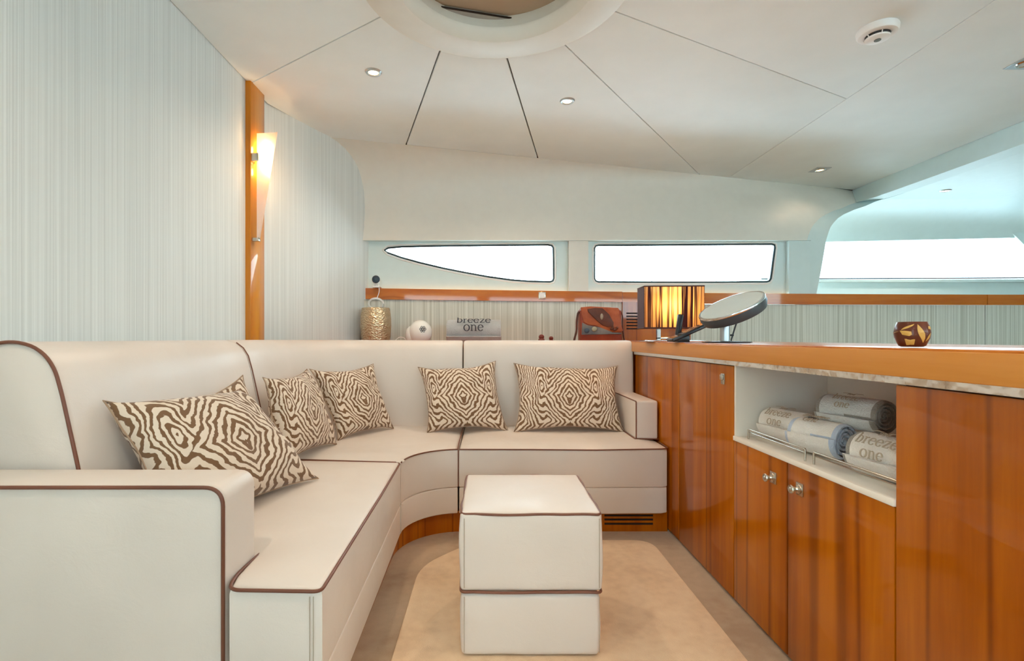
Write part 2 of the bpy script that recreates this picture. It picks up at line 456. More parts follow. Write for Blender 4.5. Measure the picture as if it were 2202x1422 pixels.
# ------------------------------------------------------------------ hull side wall (opposite the viewpoint)
def wall_strip(name, Xa, Xb, z0, z1, off, mat, thick=.03, n=None, par=None):
    n = n or max(2, int(abs(Xb-Xa)/.15)); rows = []
    for k in range(n+1):
        X = Xa+(Xb-Xa)*k/n; d = dw(X)+off
        rows.append([(X, d+thick, z0), (X, d, z0), (X, d, z1), (X, d+thick, z1), (X, d+thick, z0)])
    V = [p for r in rows for p in r[:4]]; Fc = []
    for j in range(n):
        for i in range(4): a = j*4+i; b = j*4+(i+1) % 4; Fc.append((a, b, b+4, a+4))
    Fc += [(0, 1, 2, 3), tuple(n*4+i for i in (3, 2, 1, 0))]
    return pyd(name, V, Fc, mat, par)
def wall_poly(name, outer, holes, mat, off, thick=.03, par=None):
    """flat panel given in (X,z), bent onto the hull wall, with holes"""
    bm = bmesh.new(); es = []
    for loop in [outer]+holes:
        vs = [bm.verts.new((x, 0, z)) for x, z in loop]
        es += [bm.edges.new((vs[i], vs[(i+1) % len(vs)])) for i in range(len(vs))]
    fs = [g for g in bmesh.ops.triangle_fill(bm, edges=es, use_beauty=True)['geom'] if isinstance(g, bmesh.types.BMFace)]
    ex = bmesh.ops.extrude_face_region(bm, geom=fs)['geom']
    for g in ex:
        if isinstance(g, bmesh.types.BMVert): g.co.y += thick
    for v in bm.verts: v.co.y += dw(v.co.x)+off
    return from_bm(name, bm, mat, par, False)
def px2w(pts): return [(WP(x, y)[0], WP(x, y)[2]) for x, y in pts]
XWL, XCR = -1.02, 2.86
z_t0, z_t1 = 1.305, 1.392
w1 = px2w([(824, 536), (832, 531), (860, 528.5), (920, 527), (1000, 526), (1100, 525), (1180, 524.5), (1188, 526), (1191, 531), (1192, 560), (1192, 598), (1190, 603), (1184, 605), (1140, 604), (1100, 601), (1050, 594), (1000, 585), (950, 575), (900, 563), (860, 552), (832, 542)])
w2 = px2w([(1281, 532), (1284, 527), (1290, 525.5), (1400, 525), (1540, 524), (1666, 523), (1672, 525), (1673, 531), (1669, 560), (1664, 598), (1661, 603), (1655, 605), (1540, 605.5), (1400, 605.5), (1289, 605), (1284, 603), (1281, 598)])
zh = 1.86
outer = [(XWL+(XCR-XWL)*k/20, z_t1-.01) for k in range(21)] + [(XCR-(XCR-XWL)*k/20, 1.93) for k in range(21)]
ww = struct(wall_poly('wall_window', outer, [w1, w2], paintw, .045, .05))
# proud pillar between the windows, and the lining left and right of the recesses
def pillar(xa, xb, name, par):
    A = WX(xa); B = WX(xb)
    return wall_strip(name, A, B, z_t1-.005, 1.90, -.005, paint, .05, 2)
adopt(ww, pillar(1223, 1265, 'pillar', ww), wall_strip('pillar', WX(1696), 2.84, z_t1-.005, 1.858, -.005, paintw, .05, 2))
for nm, wl, lab in (('window_1', w1, 'pointed wedge shaped window on the left'), ('window_2', w2, 'long rectangular window in the middle')):
    cxw = sum(p[0] for p in wl)/len(wl)
    wr = bpy.data.objects.new(nm, None); COL.objects.link(wr); wr.location = (cxw, dw(cxw)+.06, wl[0][1]); struct(wr, lab)
    L = dense([(x, dw(x)+.050, z) for x, z in wl], .06, True)
    adopt(wr, tube('gasket', L, .0085, gasket, None, True, 6))
    L2 = [(p[0]+(p[0]-cxw)*.0, p[1]-.006, p[2]) for p in L]
    rim = []
    for i, p in enumerate(L):
        a = L[i-1]; b = L[(i+1) % len(L)]; t = (b-a).normalized(); nn = Vector((t.z, 0, -t.x))
        s = 1 if nn.dot(p-Vector((cxw, p.y, CH+.6))) > 0 else -1
        rim.append(p+nn*s*.016+Vector((0, -.006, 0)))
    adopt(wr, tube('window_frame', rim, .007, whitep, None, True, 6))
    adopt(wr, wall_poly('pane', wl, [], glass, .075, .006))
    for xx, ya, yb in (((1075, 527, 596), (944, 527, 572)) if nm == 'window_1' else ((1409, 526, 604), (1550, 526, 604))):
        a = WP(xx, ya); b = WP(xx, yb)
        adopt(wr, tube('glazing_joint', [(a[0], dw(a[0])+.09, a[2]), (a[0], dw(a[0])+.09, b[2])], .0032, alu, None, False, 6))

# wooden trim rail, striped panels, pilaster
XP0, XP1 = WX(1337), WX(1482)
tr = bpy.data.objects.new('trim_4', None); COL.objects.link(tr); tr.location = (0, 4.1, z_t0); struct(tr, 'varnished wooden rail under the windows')
adopt(tr, wall_strip('rail', -.965, XP0, z_t0, z_t1, -.02, teak_x), wall_strip('rail', XP0+.002, WX(2117), z_t0-.01, z_t1-.004, -.024, teak_x),
      wall_strip('rail', WX(2118.5), 6.9, z_t0-.01, z_t1-.004, -.024, teak_x))
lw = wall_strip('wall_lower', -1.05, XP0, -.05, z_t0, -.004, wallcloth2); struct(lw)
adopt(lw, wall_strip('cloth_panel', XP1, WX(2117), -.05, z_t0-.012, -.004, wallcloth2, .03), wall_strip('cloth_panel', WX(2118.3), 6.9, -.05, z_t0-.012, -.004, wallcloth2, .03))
pil = bpy.data.objects.new('trim_5', None); COL.objects.link(pil); pil.location = ((XP0+XP1)/2, dw(XP0), .9); struct(pil, 'wooden pilaster with vent slots behind the table lamp')
adopt(pil, wall_strip('pilaster_board', XP0, XP1, -.05, z_t0, -.03, teak_v, .05))
for k in range(6):
    zz = CH+(CY-(674+k*6.6))/F*4.25
    adopt(pil, wall_strip('vent_slot', WX(1345), WX(1372), zz-.006, zz+.005, -.034, dark_m, .01, 1))

# ledge behind the sofa and counter
bpoly = [(-1.05, 3.55), (-.80, 3.45), (.86, 3.45)]
led = [(-1.22, 3.2), (-.6, 3.42), (.0, 3.36), (.93, 3.36)] + [(X, dw(X)-.014) for X in (.93, .5, 0, -.5, -.9)] + [(-.93, 3.98), (-1.0, 3.87), (-1.12, 3.62)]
tag(slab('rear_ledge', led, .925, .952, teak_x, r=.004), 'varnished wooden ledge behind the sofa back carrying vase, towel and bag', 'shelf')

# ------------------------------------------------------------------ sofa
sofa = thing('corner_sofa', (-.6, 2.3, 0), 'large cream leather corner sofa with thin brown piping and two armrests', 'sofa')
def A(*o): adopt(sofa, *o); return o[0]
ZS = .437
ccx, ccy, cr = -.128, 2.275, .27
arcin = arc2(ccx, ccy, cr, 180, 90, 12)                 # concave inner corner
seamX = -.155
left_seat = [(-.372, 1.12), (-.386, 1.8), (-.398, 2.268), (-1.10, 2.33), (-1.10, 1.312), (-.625, 1.312), (-.607, 1.295), (-.60, 1.19), (-.585, 1.13)]
corner_seat = arcin[:-1] + [(seamX, 2.543), (seamX, 3.20), (-.72, 3.20), (-.95, 3.10), (-1.08, 2.85), (-1.10, 2.337), (-.398, 2.2755)]
corner_seat = [p for i, p in enumerate(corner_seat) if not (i and (Vector(p)-Vector(corner_seat[i-1])).length < .002)]
right_seat = [(seamX+.006, 2.543), (.2, 2.536), (.55, 2.533), (.88, 2.54), (.912, 2.553), (.921, 2.58), (.921, 3.20), (seamX+.006, 3.20)]
def seat(poly, z0=.238, rise=.014):
    return slab('seat_cushion', poly, z0, ZS, leather_c, None, r=.017, rise=rise, seg=4, rb=.010)
s1, s2, s3 = A(seat(left_seat)), A(seat(corner_seat)), A(seat(right_seat))
def pipe(par, pts, r=.0042, closed=False, mat=None):
    o = tube('piping', dense(pts, .03, closed), r, mat or piping_m, None, closed, 7); adopt_sub(par, o); return o
def adopt_sub(par, o):
    o.parent = par; o.matrix_parent_inverse = par.matrix_world.inverted() if False else Matrix.Identity(4)
    return o
def sub(par, o):
    """grandchild of a root built in world coordinates (the part itself sits at the root's inverse)"""
    o.parent = par; o.matrix_parent_inverse = Matrix.Identity(4); return o
zp = ZS-.004
pipe(s1, fillet([(-.60, 1.31, zp), (-.603, 1.20, zp-.001), (-.588, 1.128, zp-.002), (-.374, 1.117, zp), (-.386, 1.8, zp), (-.399, 2.262, zp), (-.60, 2.282, zp), (-1.0, 2.317, zp)], [0, .03, .03, .02, 0, .02, .05, 0]))
pipe(s2, [(x+.002, y+.001, zp) for x, y in arcin[:-1]] + [(seamX-.002, 2.541, zp)], .0036)
pipe(s2, [(-1.0, 2.331, zp+.003), (-.42, 2.278, zp)], .003)
pipe(s2, [(seamX, 2.543, zp), (seamX, 2.6, zp+.012), (seamX, 3.18, zp+.014)], .003, mat=piping_m)
pipe(s2, [(seamX+.002, 2.541, zp), (seamX+.002, 2.541, .245)], .0026)
pipe(s3, [(seamX+.008, 2.541, zp), (.2, 2.534, zp+.001), (.55, 2.531, zp-.001), (.88, 2.538, zp+.003), (.912, 2.549, zp+.003), (.921, 2.575, zp+.003), (.922, 2.70, zp+.004)], .0036)
pipe(s3, [(.795, 3.1, ZS+.016), (.795, 2.713, ZS+.016), (.922, 2.713, ZS+.014)], .003)
# stitched seam on the end of the near seat
for dx in (.0, .008):
    sub(s1, tube('stitching', [(-.392-dx, 1.1195, .25), (-.392-dx, 1.1195, .42)], .0010, stitch_m, None, False, 5))
# bases
def inset_front(poly, d): return [tuple(p) for p in offs(ccw(poly), d)]
A(slab('base', inset_front(left_seat, .0015), .106, .238, leather_c, None, r=.006))
A(slab('base', inset_front(corner_seat, .0015), .106, .238, leather_c, None, r=.006))
A(slab('base', inset_front(right_seat, .0015), .106, .238, leather_c, None, r=.006))
# plinth
arp = arc2(ccx, ccy, cr+.038, 180, 90, 12)
plin = [(-.42, 1.18), (-.436, 2.2)] + [(x, y) for x, y in arp] + [(.925, ccy+cr+.038), (.925, 3.1), (-.9, 3.1), (-1.08, 2.9), (-1.08, 1.18)]
plo = A(slab('plinth', plin, 0, .106, teak_v))
for z in (.083, .062, .040):
    sub(plo, box('vent_slot', .60, .85, 2.580, 2.590, z-.0045, z+.0045, dark_m, None))
# armrests
def armL():
    # profile in xz rounded top right, long in y
    pr = [(-1.33, .0), (-1.33, .659)] + [(-.6065-.035+.035*math.cos(a), .659-.035+.035*math.sin(a)) for a in [PI/2-PI/2*k/6 for k in range(7)]] + [(-.6065, 0)]
    bm = bmesh.new(); f = bm.faces.new([bm.verts.new((x, 1.152, z)) for x, z in pr])
    ex = bmesh.ops.extrude_face_region(bm, geom=[f])['geom']
    for g in ex:
        if isinstance(g, bmesh.types.BMVert): g.co.y = 1.303
    es = [e for e in bm.edges if abs(e.verts[0].co.y-e.verts[1].co.y) < 1e-5]
    bmesh.ops.bevel(bm, geom=es, offset=.010, segments=4, profile=.5, affect='EDGES')
    return from_bm('armrest', bm, leather_c, None, True, 50)
al = A(armL())
pipe(al, fillet([(-1.33, 1.149, .656), (-.6095, 1.149, .656), (-.6095, 1.149, 0.0)], [0, .045, 0], seg=8), .0046)
ar = A(box('armrest', .80, .922, 2.715, 3.17, ZS+.012, .658, leather_c, None, .012, 4))
pipe(ar, fillet([(.803, 3.15, .655), (.803, 2.714, .655), (.803, 2.714, ZS+.018)], .01), .0034)
# backrests: profile (depth into the back, height)
PROF = [(.0, .44), (-.004, .50), (.003, .58), (.018, .66), (.040, .76), (.060, .85), (.078, .915), (.102, .953), (.135, .978), (.18, .990), (.225, .988), (.258, .972), (.270, .94), (.270, .44)]
PBOX = [(.0, .44), (-.004, .50), (-.004, .58), (-.002, .66), (.0, .76), (.004, .85), (.010, .925), (.018, .955), (.034, .975), (.06, .983), (.11, .984), (.145, .975), (.16, .95), (.16, .44)]
def profile(t): return [((1-t)*a[0]+t*b[0], (1-t)*a[1]+t*b[1]) for a, b in zip(PROF, PBOX)]
def sweep_back(name, st):
    """stations: (x, y, nx, ny, blend)"""
    rows = []
    def row(s, inset, along=0):
        x, y, nx, ny, t = s; P = profile(t); cxp = sum(p[0] for p in P)/len(P); czp = sum(p[1] for p in P)/len(P)
        out = []
        for u, z in P:
            if inset: u = u+(cxp-u)*inset*2.2 if abs(cxp-u) > 0 else u; z = z+(czp-z)*inset*.7
            out.append((x+nx*u-ny*along, y+ny*u+nx*along, z))
        return out
    V = []; R = []
    a, b = st[0], st[-1]
    for ins, al in ((.06, 0), (.03, .003), (.01, .009)): R.append(row(a, ins, -al if False else al*SG))
    R.append(row(a, 0, .018*SG)); 
    for s in st[1:-1]: R.append(row(s, 0))
    R.append(row(b, 0, -.018*SG))
    for ins, al in ((.01, .009), (.03, .003), (.06, 0)): R.append(row(b, ins, -al*SG))
    n = len(R[0]); V = [p for r in R for p in r]; Fc = []
    for j in range(len(R)-1):
        for i in range(n): k = (i+1) % n; Fc.append((j*n+i, j*n+k, (j+1)*n+k, (j+1)*n+i))
    Fc += [tuple(range(n))[::-1], tuple(range(len(V)-n, len(V)))]
    return pyd(name, V, Fc, leather_c, None, True, 55)
SG = -1
XB = -1.062
bl = A(sweep_back('backrest', [(XB, y, -1, 0, 0) for y in (1.318, 1.6, 1.9, 2.15, 2.368)]))
rc = .36; bcx, bcy = XB+rc, 3.17-rc
st = [(XB, 2.376, -1, 0, 0), (XB, 2.5, -1, 0, 0), (XB, 2.65, -1, 0, .05)]
for k in range(11):
    a = PI-PI/2*k/10; st.append((bcx+rc*math.cos(a), bcy+rc*math.sin(a), math.cos(a), math.sin(a), .1+.5*k/10))
st += [(-.5, 3.17, 0, 1, .8), (-.3, 3.17, 0, 1, 1), (-.165, 3.17, 0, 1, 1)]
A(sweep_back('backrest', st))
A(sweep_back('backrest', [(x, 3.17, 0, 1, 1) for x in (-.157, .1, .4, .7, .922)]))
pp = [(XB-u, 1.316, z) for u, z in PROF[:-1]]
pipe(bl, fillet(pp, .02, seg=3), .0048)
sub(bl, tube('piping', [(XB-u+.002, 2.372, z) for u, z in PROF[:9]], .0028, piping_m, None, False, 6))

# parts were built in world coordinates: sub-parts follow their part, which carries the root inverse
# ------------------------------------------------------------------ ottoman
ox0, ox1, oy0, oy1 = -.087, .354, 1.553, 1.995
ott = thing('ottoman', ((ox0+ox1)/2, (oy0+oy1)/2, 0), 'square cream leather ottoman with brown piping standing on the carpet', 'ottoman')
def wob(x, y, amp, s=1): return amp*noise.noise(Vector((x*9*s, y*9*s, 3.1)))
def soft_block(name, x0, x1, y0, y1, z0, z1, r, crown=0, bulge=.004, n=10):
    bm = bmesh.new(); bm_box(bm, x0, x1, y0, y1, z0, z1, 0)
    bmesh.ops.bevel(bm, geom=list(bm.edges), offset=r, segments=4, profile=.5, affect='EDGES')
    bmesh.ops.subdivide_edges(bm, edges=[e for e in bm.edges if e.calc_length() > .1], cuts=n, use_grid_fill=True)
    cx_, cy_, cz_ = (x0+x1)/2, (y0+y1)/2, (z0+z1)/2
    for v in bm.verts:
        u = 2*(v.co.x-cx_)/(x1-x0); w_ = 2*(v.co.y-cy_)/(y1-y0); h = 2*(v.co.z-cz_)/(z1-z0)
        k = (1-min(1, abs(h))**2)
        v.co.x += u*bulge*k+wob(v.co.y, v.co.z, .003); v.co.y += w_*bulge*k+wob(v.co.x, v.co.z, .003)
        if h > .99: v.co.z += crown*(1-u*u)*(1-w_*w_)+wob(v.co.x, v.co.y, .002)
    return from_bm(name, bm, leather_c, None, True, 60)
o1 = soft_block('cushion_cube', ox0, ox1, oy0, oy1, .212, .456, .012, .008)
o2 = soft_block('lower_cube', ox0+.003, ox1-.006, oy0+.003, oy1-.004, .008, .206, .016)
adopt(ott, o1, o2)
def rectpipe(z, e, amp):
    pts = dense(fillet([(ox0-e, oy0-e, z), (ox1+e, oy0-e, z), (ox1+e, oy1+e, z), (ox0-e, oy1+e, z)], .018, True), .022, True)
    return [Vector((p.x+wob(p.y, p.x, amp), p.y+wob(p.x, p.y+3, amp), p.z+wob(p.x, p.y, amp))) for p in pts]
pm = tube('piping', rectpipe(.450, -.001, .007), .0042, piping_m, None, True, 8); adopt(ott, pm)
pm = tube('piping', rectpipe(.209, .001, .005), .0042, piping_m, None, True, 8); adopt(ott, pm)
for sx in (0, 1):
    for z0, z1 in ((.225, .44), (.025, .198)):
        X = ox0+.012 if sx == 0 else ox1-.010
        adopt(ott, tube('stitching', [(X, oy0-.0045, z0), (X, oy0-.0065, (z0+z1)/2), (X, oy0-.0045, z1)], .0011, stitch_m, None, False, 5))
for x in (ox0+.05, ox1-.05):
    for y in (oy0+.05, oy1-.05): adopt(ott, lathe('foot', [(.018, 0), (.018, .012), (.016, .014)], blackp, None, 12, Matrix.Translation((x, y, 0))))

# ------------------------------------------------------------------ zebra pillows
def zebra():
    M = Mat('zebra_print_cloth'); t = M.t
    uvn = M.n('ShaderNodeUVMap'); sp = M.n('ShaderNodeSeparateXYZ'); M.link(uvn.outputs[0], sp.inputs[0])
    u = M.math('ABSOLUTE', sp.outputs[0]); v = sp.outputs[1]
    cb = M.n('ShaderNodeCombineXYZ'); M.link(u, cb.inputs[0]); M.link(v, cb.inputs[1])
    def nz(scale, off, det=2):
        a = M.n('ShaderNodeVectorMath', operation='ADD'); M.link(cb.outputs[0], a.inputs[0]); a.inputs[1].default_value = off
        n = M.n('ShaderNodeTexNoise'); n.inputs['Scale'].default_value = scale; n.inputs['Detail'].default_value = det; M.link(a.outputs[0], n.inputs['Vector'])
        return M.math('SUBTRACT', n.outputs[0], .5)
    wu = M.math('ADD', u, M.math('MULTIPLY', nz(2.2, (1.7, 9.2, 0)), .22))
    wv = M.math('ADD', v, M.math('MULTIPLY', nz(2.2, (5.3, 2.1, 4)), .22))
    wu = M.math('ADD', wu, M.math('MULTIPLY', nz(6.0, (3, 1, 2)), .09)); wv = M.math('ADD', wv, M.math('MULTIPLY', nz(6.0, (8, 4, 1)), .09))
    u0 = M.math('ABSOLUTE', wu)
    # central diamond face
    dv = M.math('ABSOLUTE', M.math('ADD', wv, .08))
    r1 = M.math('POWER', M.math('ADD', M.math('POWER', u0, 1.03), M.math('POWER', M.math('MULTIPLY', dv, .74), 1.03)), .971)
    # side loops
    su = M.math('MULTIPLY', M.math('SUBTRACT', wu, .74), 2.1); sv = M.math('MULTIPLY', M.math('SUBTRACT', wv, .20), .62)
    r2 = M.math('ADD', M.math('SQRT', M.math('ADD', M.math('MULTIPLY', su, su), M.math('MULTIPLY', sv, sv))), .45)
    # lower centre wedge
    l3 = M.math('ADD', M.math('MULTIPLY', wu, .75), M.math('ADD', M.math('MULTIPLY', M.math('ABSOLUTE', M.math('ADD', wv, 1.05)), .8), .48))
    f = M.math('SMOOTH_MIN', r1, r2, .10); f = M.math('SMOOTH_MIN', f, l3, .06)
    # brow centre line pulls the stripes up
    f = M.math('ADD', f, M.math('MULTIPLY', nz(16, (2, 7, 5), 3), .034))
    s = M.math('SINE', M.math('MULTIPLY', f, 2*PI*8.4))
    thr = M.math('ADD', M.math('MULTIPLY', nz(5.0, (7, 7, 7)), 1.9), -.16)
    d = M.math('SUBTRACT', s, thr)
    mask = M.math('ADD', M.math('MULTIPLY', d, 4.5), .5, clamp=True)
    # muzzle spot
    mz = M.math('ADD', M.math('MULTIPLY', u, u), M.math('MULTIPLY', M.math('ADD', v, .27), M.math('ADD', v, .27)))
    mask = M.math('MINIMUM', mask, M.math('MULTIPLY', M.math('SUBTRACT', mz, .0016), 900, clamp=True))
    M.set(col=M.mix(mask, srgb(122, 92, 66), srgb(226, 210, 192)), rough=.85, sheen=.2, spec=.2)
    M.bump(M.noise(420, detail=1, which='Object'), .3, .002)
    return M.m
zebra_m = zebra()
def pillow(BL, BR, TR, TL, T, label, asp=1.0, seed=0, ears=.05, n=30, flip=False, sag=0.0):
    BL, BR, TR, TL = map(Vector, (BL, BR, TR, TL)); c = (BL+BR+TR+TL)/4
    N = (BR-BL+TR-TL).cross(TL-BL+TR-BR).normalized()
    if N.y > 0: N = -N
    root = None; V = []; UV = []; Fc = []
    def P(u, v, side):
        uu = u*(1-.075*(1-v*v)*abs(u)**3); vv = v*(1-.115*(1-u*u)*abs(v)**3)
        uu *= 1+ears*(abs(u*v))**6; vv *= 1+ears*(abs(u*v))**6
        a = (uu+1)/2; b = (vv+1)/2
        p = (BL*(1-a)+BR*a)*(1-b)+(TL*(1-a)+TR*a)*b
        th = T*max(0, (1-u**2)*(1-v**2))**.42
        w1_ = noise.noise(Vector((u*2.2+seed*3.1, v*2.2, seed)))*.022+noise.noise(Vector((u*5+seed, v*5, seed*2.3)))*.007
        e = max(0, (1-u*u))**.5*max(0, (1-v*v))**.5
        edge = noise.noise(Vector((u*1.6, v*1.6, seed+9)))*.028*(1-e)
        return p+N*(side*(th*(.62 if side > 0 else .38)+w1_*e)+edge)
    for side in (1, -1):
        for j in range(n+1):
            for i in range(n+1):
                s = lambda k: math.sin((2*k/n-1)*PI/2)*.35+(2*k/n-1)*.65
                u, v = s(i), s(j); V.append(P(u, v, side)); UV.append((u*asp, v))
    m = (n+1)**2
    for j in range(n):
        for i in range(n):
            a = j*(n+1)+i; Fc.append((a, a+1, a+n+2, a+n+1)); b = a+m; Fc.append((b+n+1, b+n+2, b+1, b))
    me = bpy.data.meshes.new('zebra_pillow'); me.from_pydata([tuple(v-c) for v in V], [], Fc)
    ul = me.uv_layers.new(name='UVMap')
    for lp in me.loops: ul.data[lp.index].uv = UV[lp.vertex_index]
    for p in me.polygons: p.use_smooth = True
    bm = bmesh.new(); bm.from_mesh(me); bmesh.ops.remove_doubles(bm, verts=bm.verts, dist=1e-5); bm.to_mesh(me); bm.free()
    o = link('zebra_pillow', me, zebra_m); o.location = c
    # welt seam round the edge
    lo = []
    for k in range(4):
        for q in range(20):
            t = 2*q/20-1; u, v = [(t, -1), (1, t), (-t, 1), (-1, -t)][k]; lo.append(P(u, v, 1)-c)
    sm = tube('edge_seam', lo, .0028, zebra_dark, None, True, 6); sm.parent = o
    tag(o, label, 'pillow', 'zebra print pillows on the corner sofa'); return o
zebra_dark = plain('brown_cloth_edge', srgb(168, 142, 118), .9)
zs = ZS+.02
pillow((-.86, 1.36, zs-.01), (-.68, 1.92, zs), (-.945, 1.90, .80), (-1.09, 1.435, .81), .19, 'largest zebra print pillow beside the near left armrest, turned to face right', 1.05, 1)
pillow((-.93, 1.62, zs), (-.86, 2.05, zs), (-1.01, 2.05, .835), (-1.10, 1.58, .745), .06, 'zebra print pillow mostly hidden behind the largest one on the left', 1.0, 2)
pillow((-.885, 2.14, zs), (-.79, 2.57, zs), (-.985, 2.70, .82), (-1.03, 2.30, .81), .14, 'zebra print pillow with a folded lower corner in front of the sofa corner', 1.0, 3)
pillow((-.80, 2.68, zs), (-.585, 3.02, zs), (-.725, 3.10, .825), (-.99, 2.80, .815), .13, 'zebra print pillow standing diagonally in the sofa corner', 1.0, 4)
pillow((-.345, 2.90, zs), (.11, 2.96, zs), (.035, 3.13, .84), (-.425, 3.11, .81), .13, 'square zebra print pillow across the backrest seam, standing alone', 1.0, 5)
pillow((.162, 2.92, zs), (.785, 2.92, zs), (.79, 3.11, .815), (.172, 3.11, .83), .13, 'wide rectangular zebra print pillow against the right armrest', 1.42, 6)

# ------------------------------------------------------------------ cabinets
XC = .93
def board(name, y0, y1, z0, z1, mat=teak_v, t=.02, r=.0022):
    return box(name, XC, XC+t, y0, y1, z0, z1, mat, None, r, 2)
def knob(y, z):
    """square plate with turned knob; axis towards -x"""
    bm = bmesh.new(); bm_box(bm, XC-.004, XC, y-.016, y+.016, z-.019, z+.019, .0012, 2)
    M4 = Matrix.Translation((XC-.004, y, z)) @ Matrix.Rotation(-PI/2, 4, 'Y')
    prof = [(.014, 0), (.0135, .004), (.007, .007), (.0055, .012), (.009, .018), (.0135, .024), (.012, .027), (.007, .026), (.003, .029)]
    n = 12
    vs = [[bm.verts.new(M4 @ Vector((r*math.cos(2*PI*i/n), r*math.sin(2*PI*i/n), h))) for i in range(n)] for r, h in prof]
    for a, b in zip(vs, vs[1:]):
        for i in range(n): bm.faces.new((a[i], a[(i+1) % n], b[(i+1) % n], b[i]))
    bm.faces.new(vs[-1])
    return from_bm('knob', bm, nickel, None, True, 25)
Zt = .893
def carcass(y0, y1, z0, z1, depth=.36):
    bm = bmesh.new(); bm_box(bm, XC+.022, XC+depth, y0+.002, y1-.002, z0, z1); return from_bm('carcass', bm, dark_m, None)
cb = thing('cabinet', (1.1, 2.5, 0), 'glossy teak cabinet with tall door beside the end of the sofa', 'cabinet')
adopt(cb, carcass(1.895, 3.165, 0, Zt), board('side_panel', 2.441, 3.16, .012, Zt))
dr = board('door', 1.897, 2.437, .012, Zt); adopt(cb, dr)
# square latch on this door
bm = bmesh.new(); y, z = 1.978, .838
bm_box(bm, XC-.004, XC, y-.014, y+.014, z-.021, z+.021, .001, 2); bm_box(bm, XC-.011, XC-.004, y-.010, y+.010, z-.004, z+.018, .003, 2)
sub(dr, from_bm('latch', bm, nickel, None))
cb2 = thing('open_shelf_cabinet', (1.1, 1.55, 0), 'glossy teak cabinet with open towel niche above two lower doors', 'cabinet')
ZN = .618
adopt(cb2, carcass(1.145, 1.892, 0, ZN-.012))
d1 = board('door', 1.557, 1.893, .012, ZN-.006); d2 = board('door', 1.145, 1.553, .012, ZN-.006); adopt(cb2, d1, d2)
sub(d1, knob(1.628, .545)); sub(d2, knob(1.490, .549))
bm = bmesh.new()
bm_box(bm, XC-.004, XC+.36, 1.143, 1.893, ZN-.005, ZN+.012, .002, 2)
niche_sh = from_bm('niche_shelf', bm, white_m, None)
bm = bmesh.new(); bm_box(bm, XC+.346, XC+.36, 1.143, 1.893, ZN+.012, .915); bm_box(bm, XC+.002, XC+.346, 1.881, 1.893, ZN+.012, .915); bm_box(bm, XC+.022, XC+.346, 1.143, 1.155, ZN+.012, .915)
adopt(cb2, niche_sh, from_bm('niche_lining', bm, white_m, None))
for ya, yb in ((1.83, 1.502), (1.462, 1.10+.055)):
    bm = bmesh.new(); zz = ZN+.012
    tube_geo(fillet([(XC+.022, ya, zz), (XC+.022, ya, zz+.036), (XC+.022, yb, zz+.036), (XC+.022, yb, zz)], .003), .0032, False, 8, bm)
    tube_geo([(XC+.026, ya-.004, zz+.024), (XC+.026, yb+.004, zz+.024)], .0022, False, 6, bm)
    adopt(cb2, from_bm('gallery_rail', bm, nickel, None, True, 60))
cb3 = thing('tall_cabinet', (1.1, .75, 0), 'glossy teak cabinet with one wide plain door nearest the viewer', 'cabinet')
adopt(cb3, carcass(.2, 1.141, 0, Zt), board('door', .22, 1.141, .012, Zt))
# counter top
ctop = thing('countertop', (1.2, 1.7, .9), 'long wooden countertop with thick glossy edge over the cabinets', 'countertop')
cp = [(.906, .15), (1.62, .15), (1.62, 3.3), (1.62, dw(1.62)-.01), (.925, dw(.925)-.01), (.925, 3.172), (.906, 3.16)]
adopt(ctop, slab('worktop', cp, .962, .978, teak_x, r=.003, rb=.003),
      box('edge_board', .905, .935, .15, 3.16, .914, .974, teak_y, None, .003, 3),
      box('metal_strip', .921, .945, .15, 3.16, .8965, .914, steelstrip, None))
struct(box('wall_partition', 1.565, 1.6, .2, 4.0, 0, .960, teak_v))

# ------------------------------------------------------------------ writing: small serif alphabet drawn with ribbons
def ell(cx, cy, rx, ry, a0, a1, n=18, w0=.2, w1=.09):
    P = []; W = []
    for k in range(n+1):
        a = math.radians(a0+(a1-a0)*k/n); P.append((cx+rx*math.cos(a), cy+ry*math.sin(a))); W.append(w1+(w0-w1)*abs(math.cos(a))**1.5)
    return P, W
def L(*pts, w=.18): return list(pts), [w]*len(pts)
GL = {
 'b': (.95, [L((.22, 1.5), (.22, .0)), L((.04, 1.47), (.24, 1.47), w=.07), ell(.5, .5, .36, .46, 140, -150)]),
 'r': (.68, [L((.22, .95), (.22, 0)), L((.02, .93), (.24, .93), w=.07), L((.04, .03), (.42, .03), w=.07), ([(.26, .62), (.36, .84), (.50, .93), (.60, .86)], [.07, .1, .13, .2])]),
 'e': (.86, [ell(.45, .48, .36, .46, 5, 325), L((.12, .53), (.80, .53), w=.07)]),
 'z': (.84, [L((.10, .70), (.12, .93), (.74, .93), w=.08), L((.70, .93), (.14, .04), w=.17), L((.10, .04), (.76, .04), (.80, .26), w=.08)]),
 'o': (.96, [ell(.48, .48, .40, .47, 0, 360, 24)]),
 'n': (1.02, [L((.22, .95), (.22, 0)), L((.02, .93), (.24, .93), w=.07), L((.04, .03), (.42, .03), w=.07), ([(.24, .70), (.40, .88), (.58, .92), (.74, .80), (.80, .55), (.80, 0)], [.07, .1, .12, .16, .18, .18]), L((.62, .03), (1.0, .03), w=.07)]),
 's': (.66, [([(.56, .76), (.44, .92), (.26, .93), (.13, .78), (.22, .60), (.42, .46), (.54, .28), (.44, .08), (.24, .02), (.08, .2)], [.07, .09, .1, .15, .17, .18, .15, .1, .09, .08])]),
 'a': (.84, [([(.14, .74), (.28, .93), (.48, .93), (.62, .76), (.62, .14), (.70, .03), (.82, .1)], [.16, .09, .1, .16, .18, .12, .07]), ell(.36, .29, .26, .26, 40, 330)]),
}
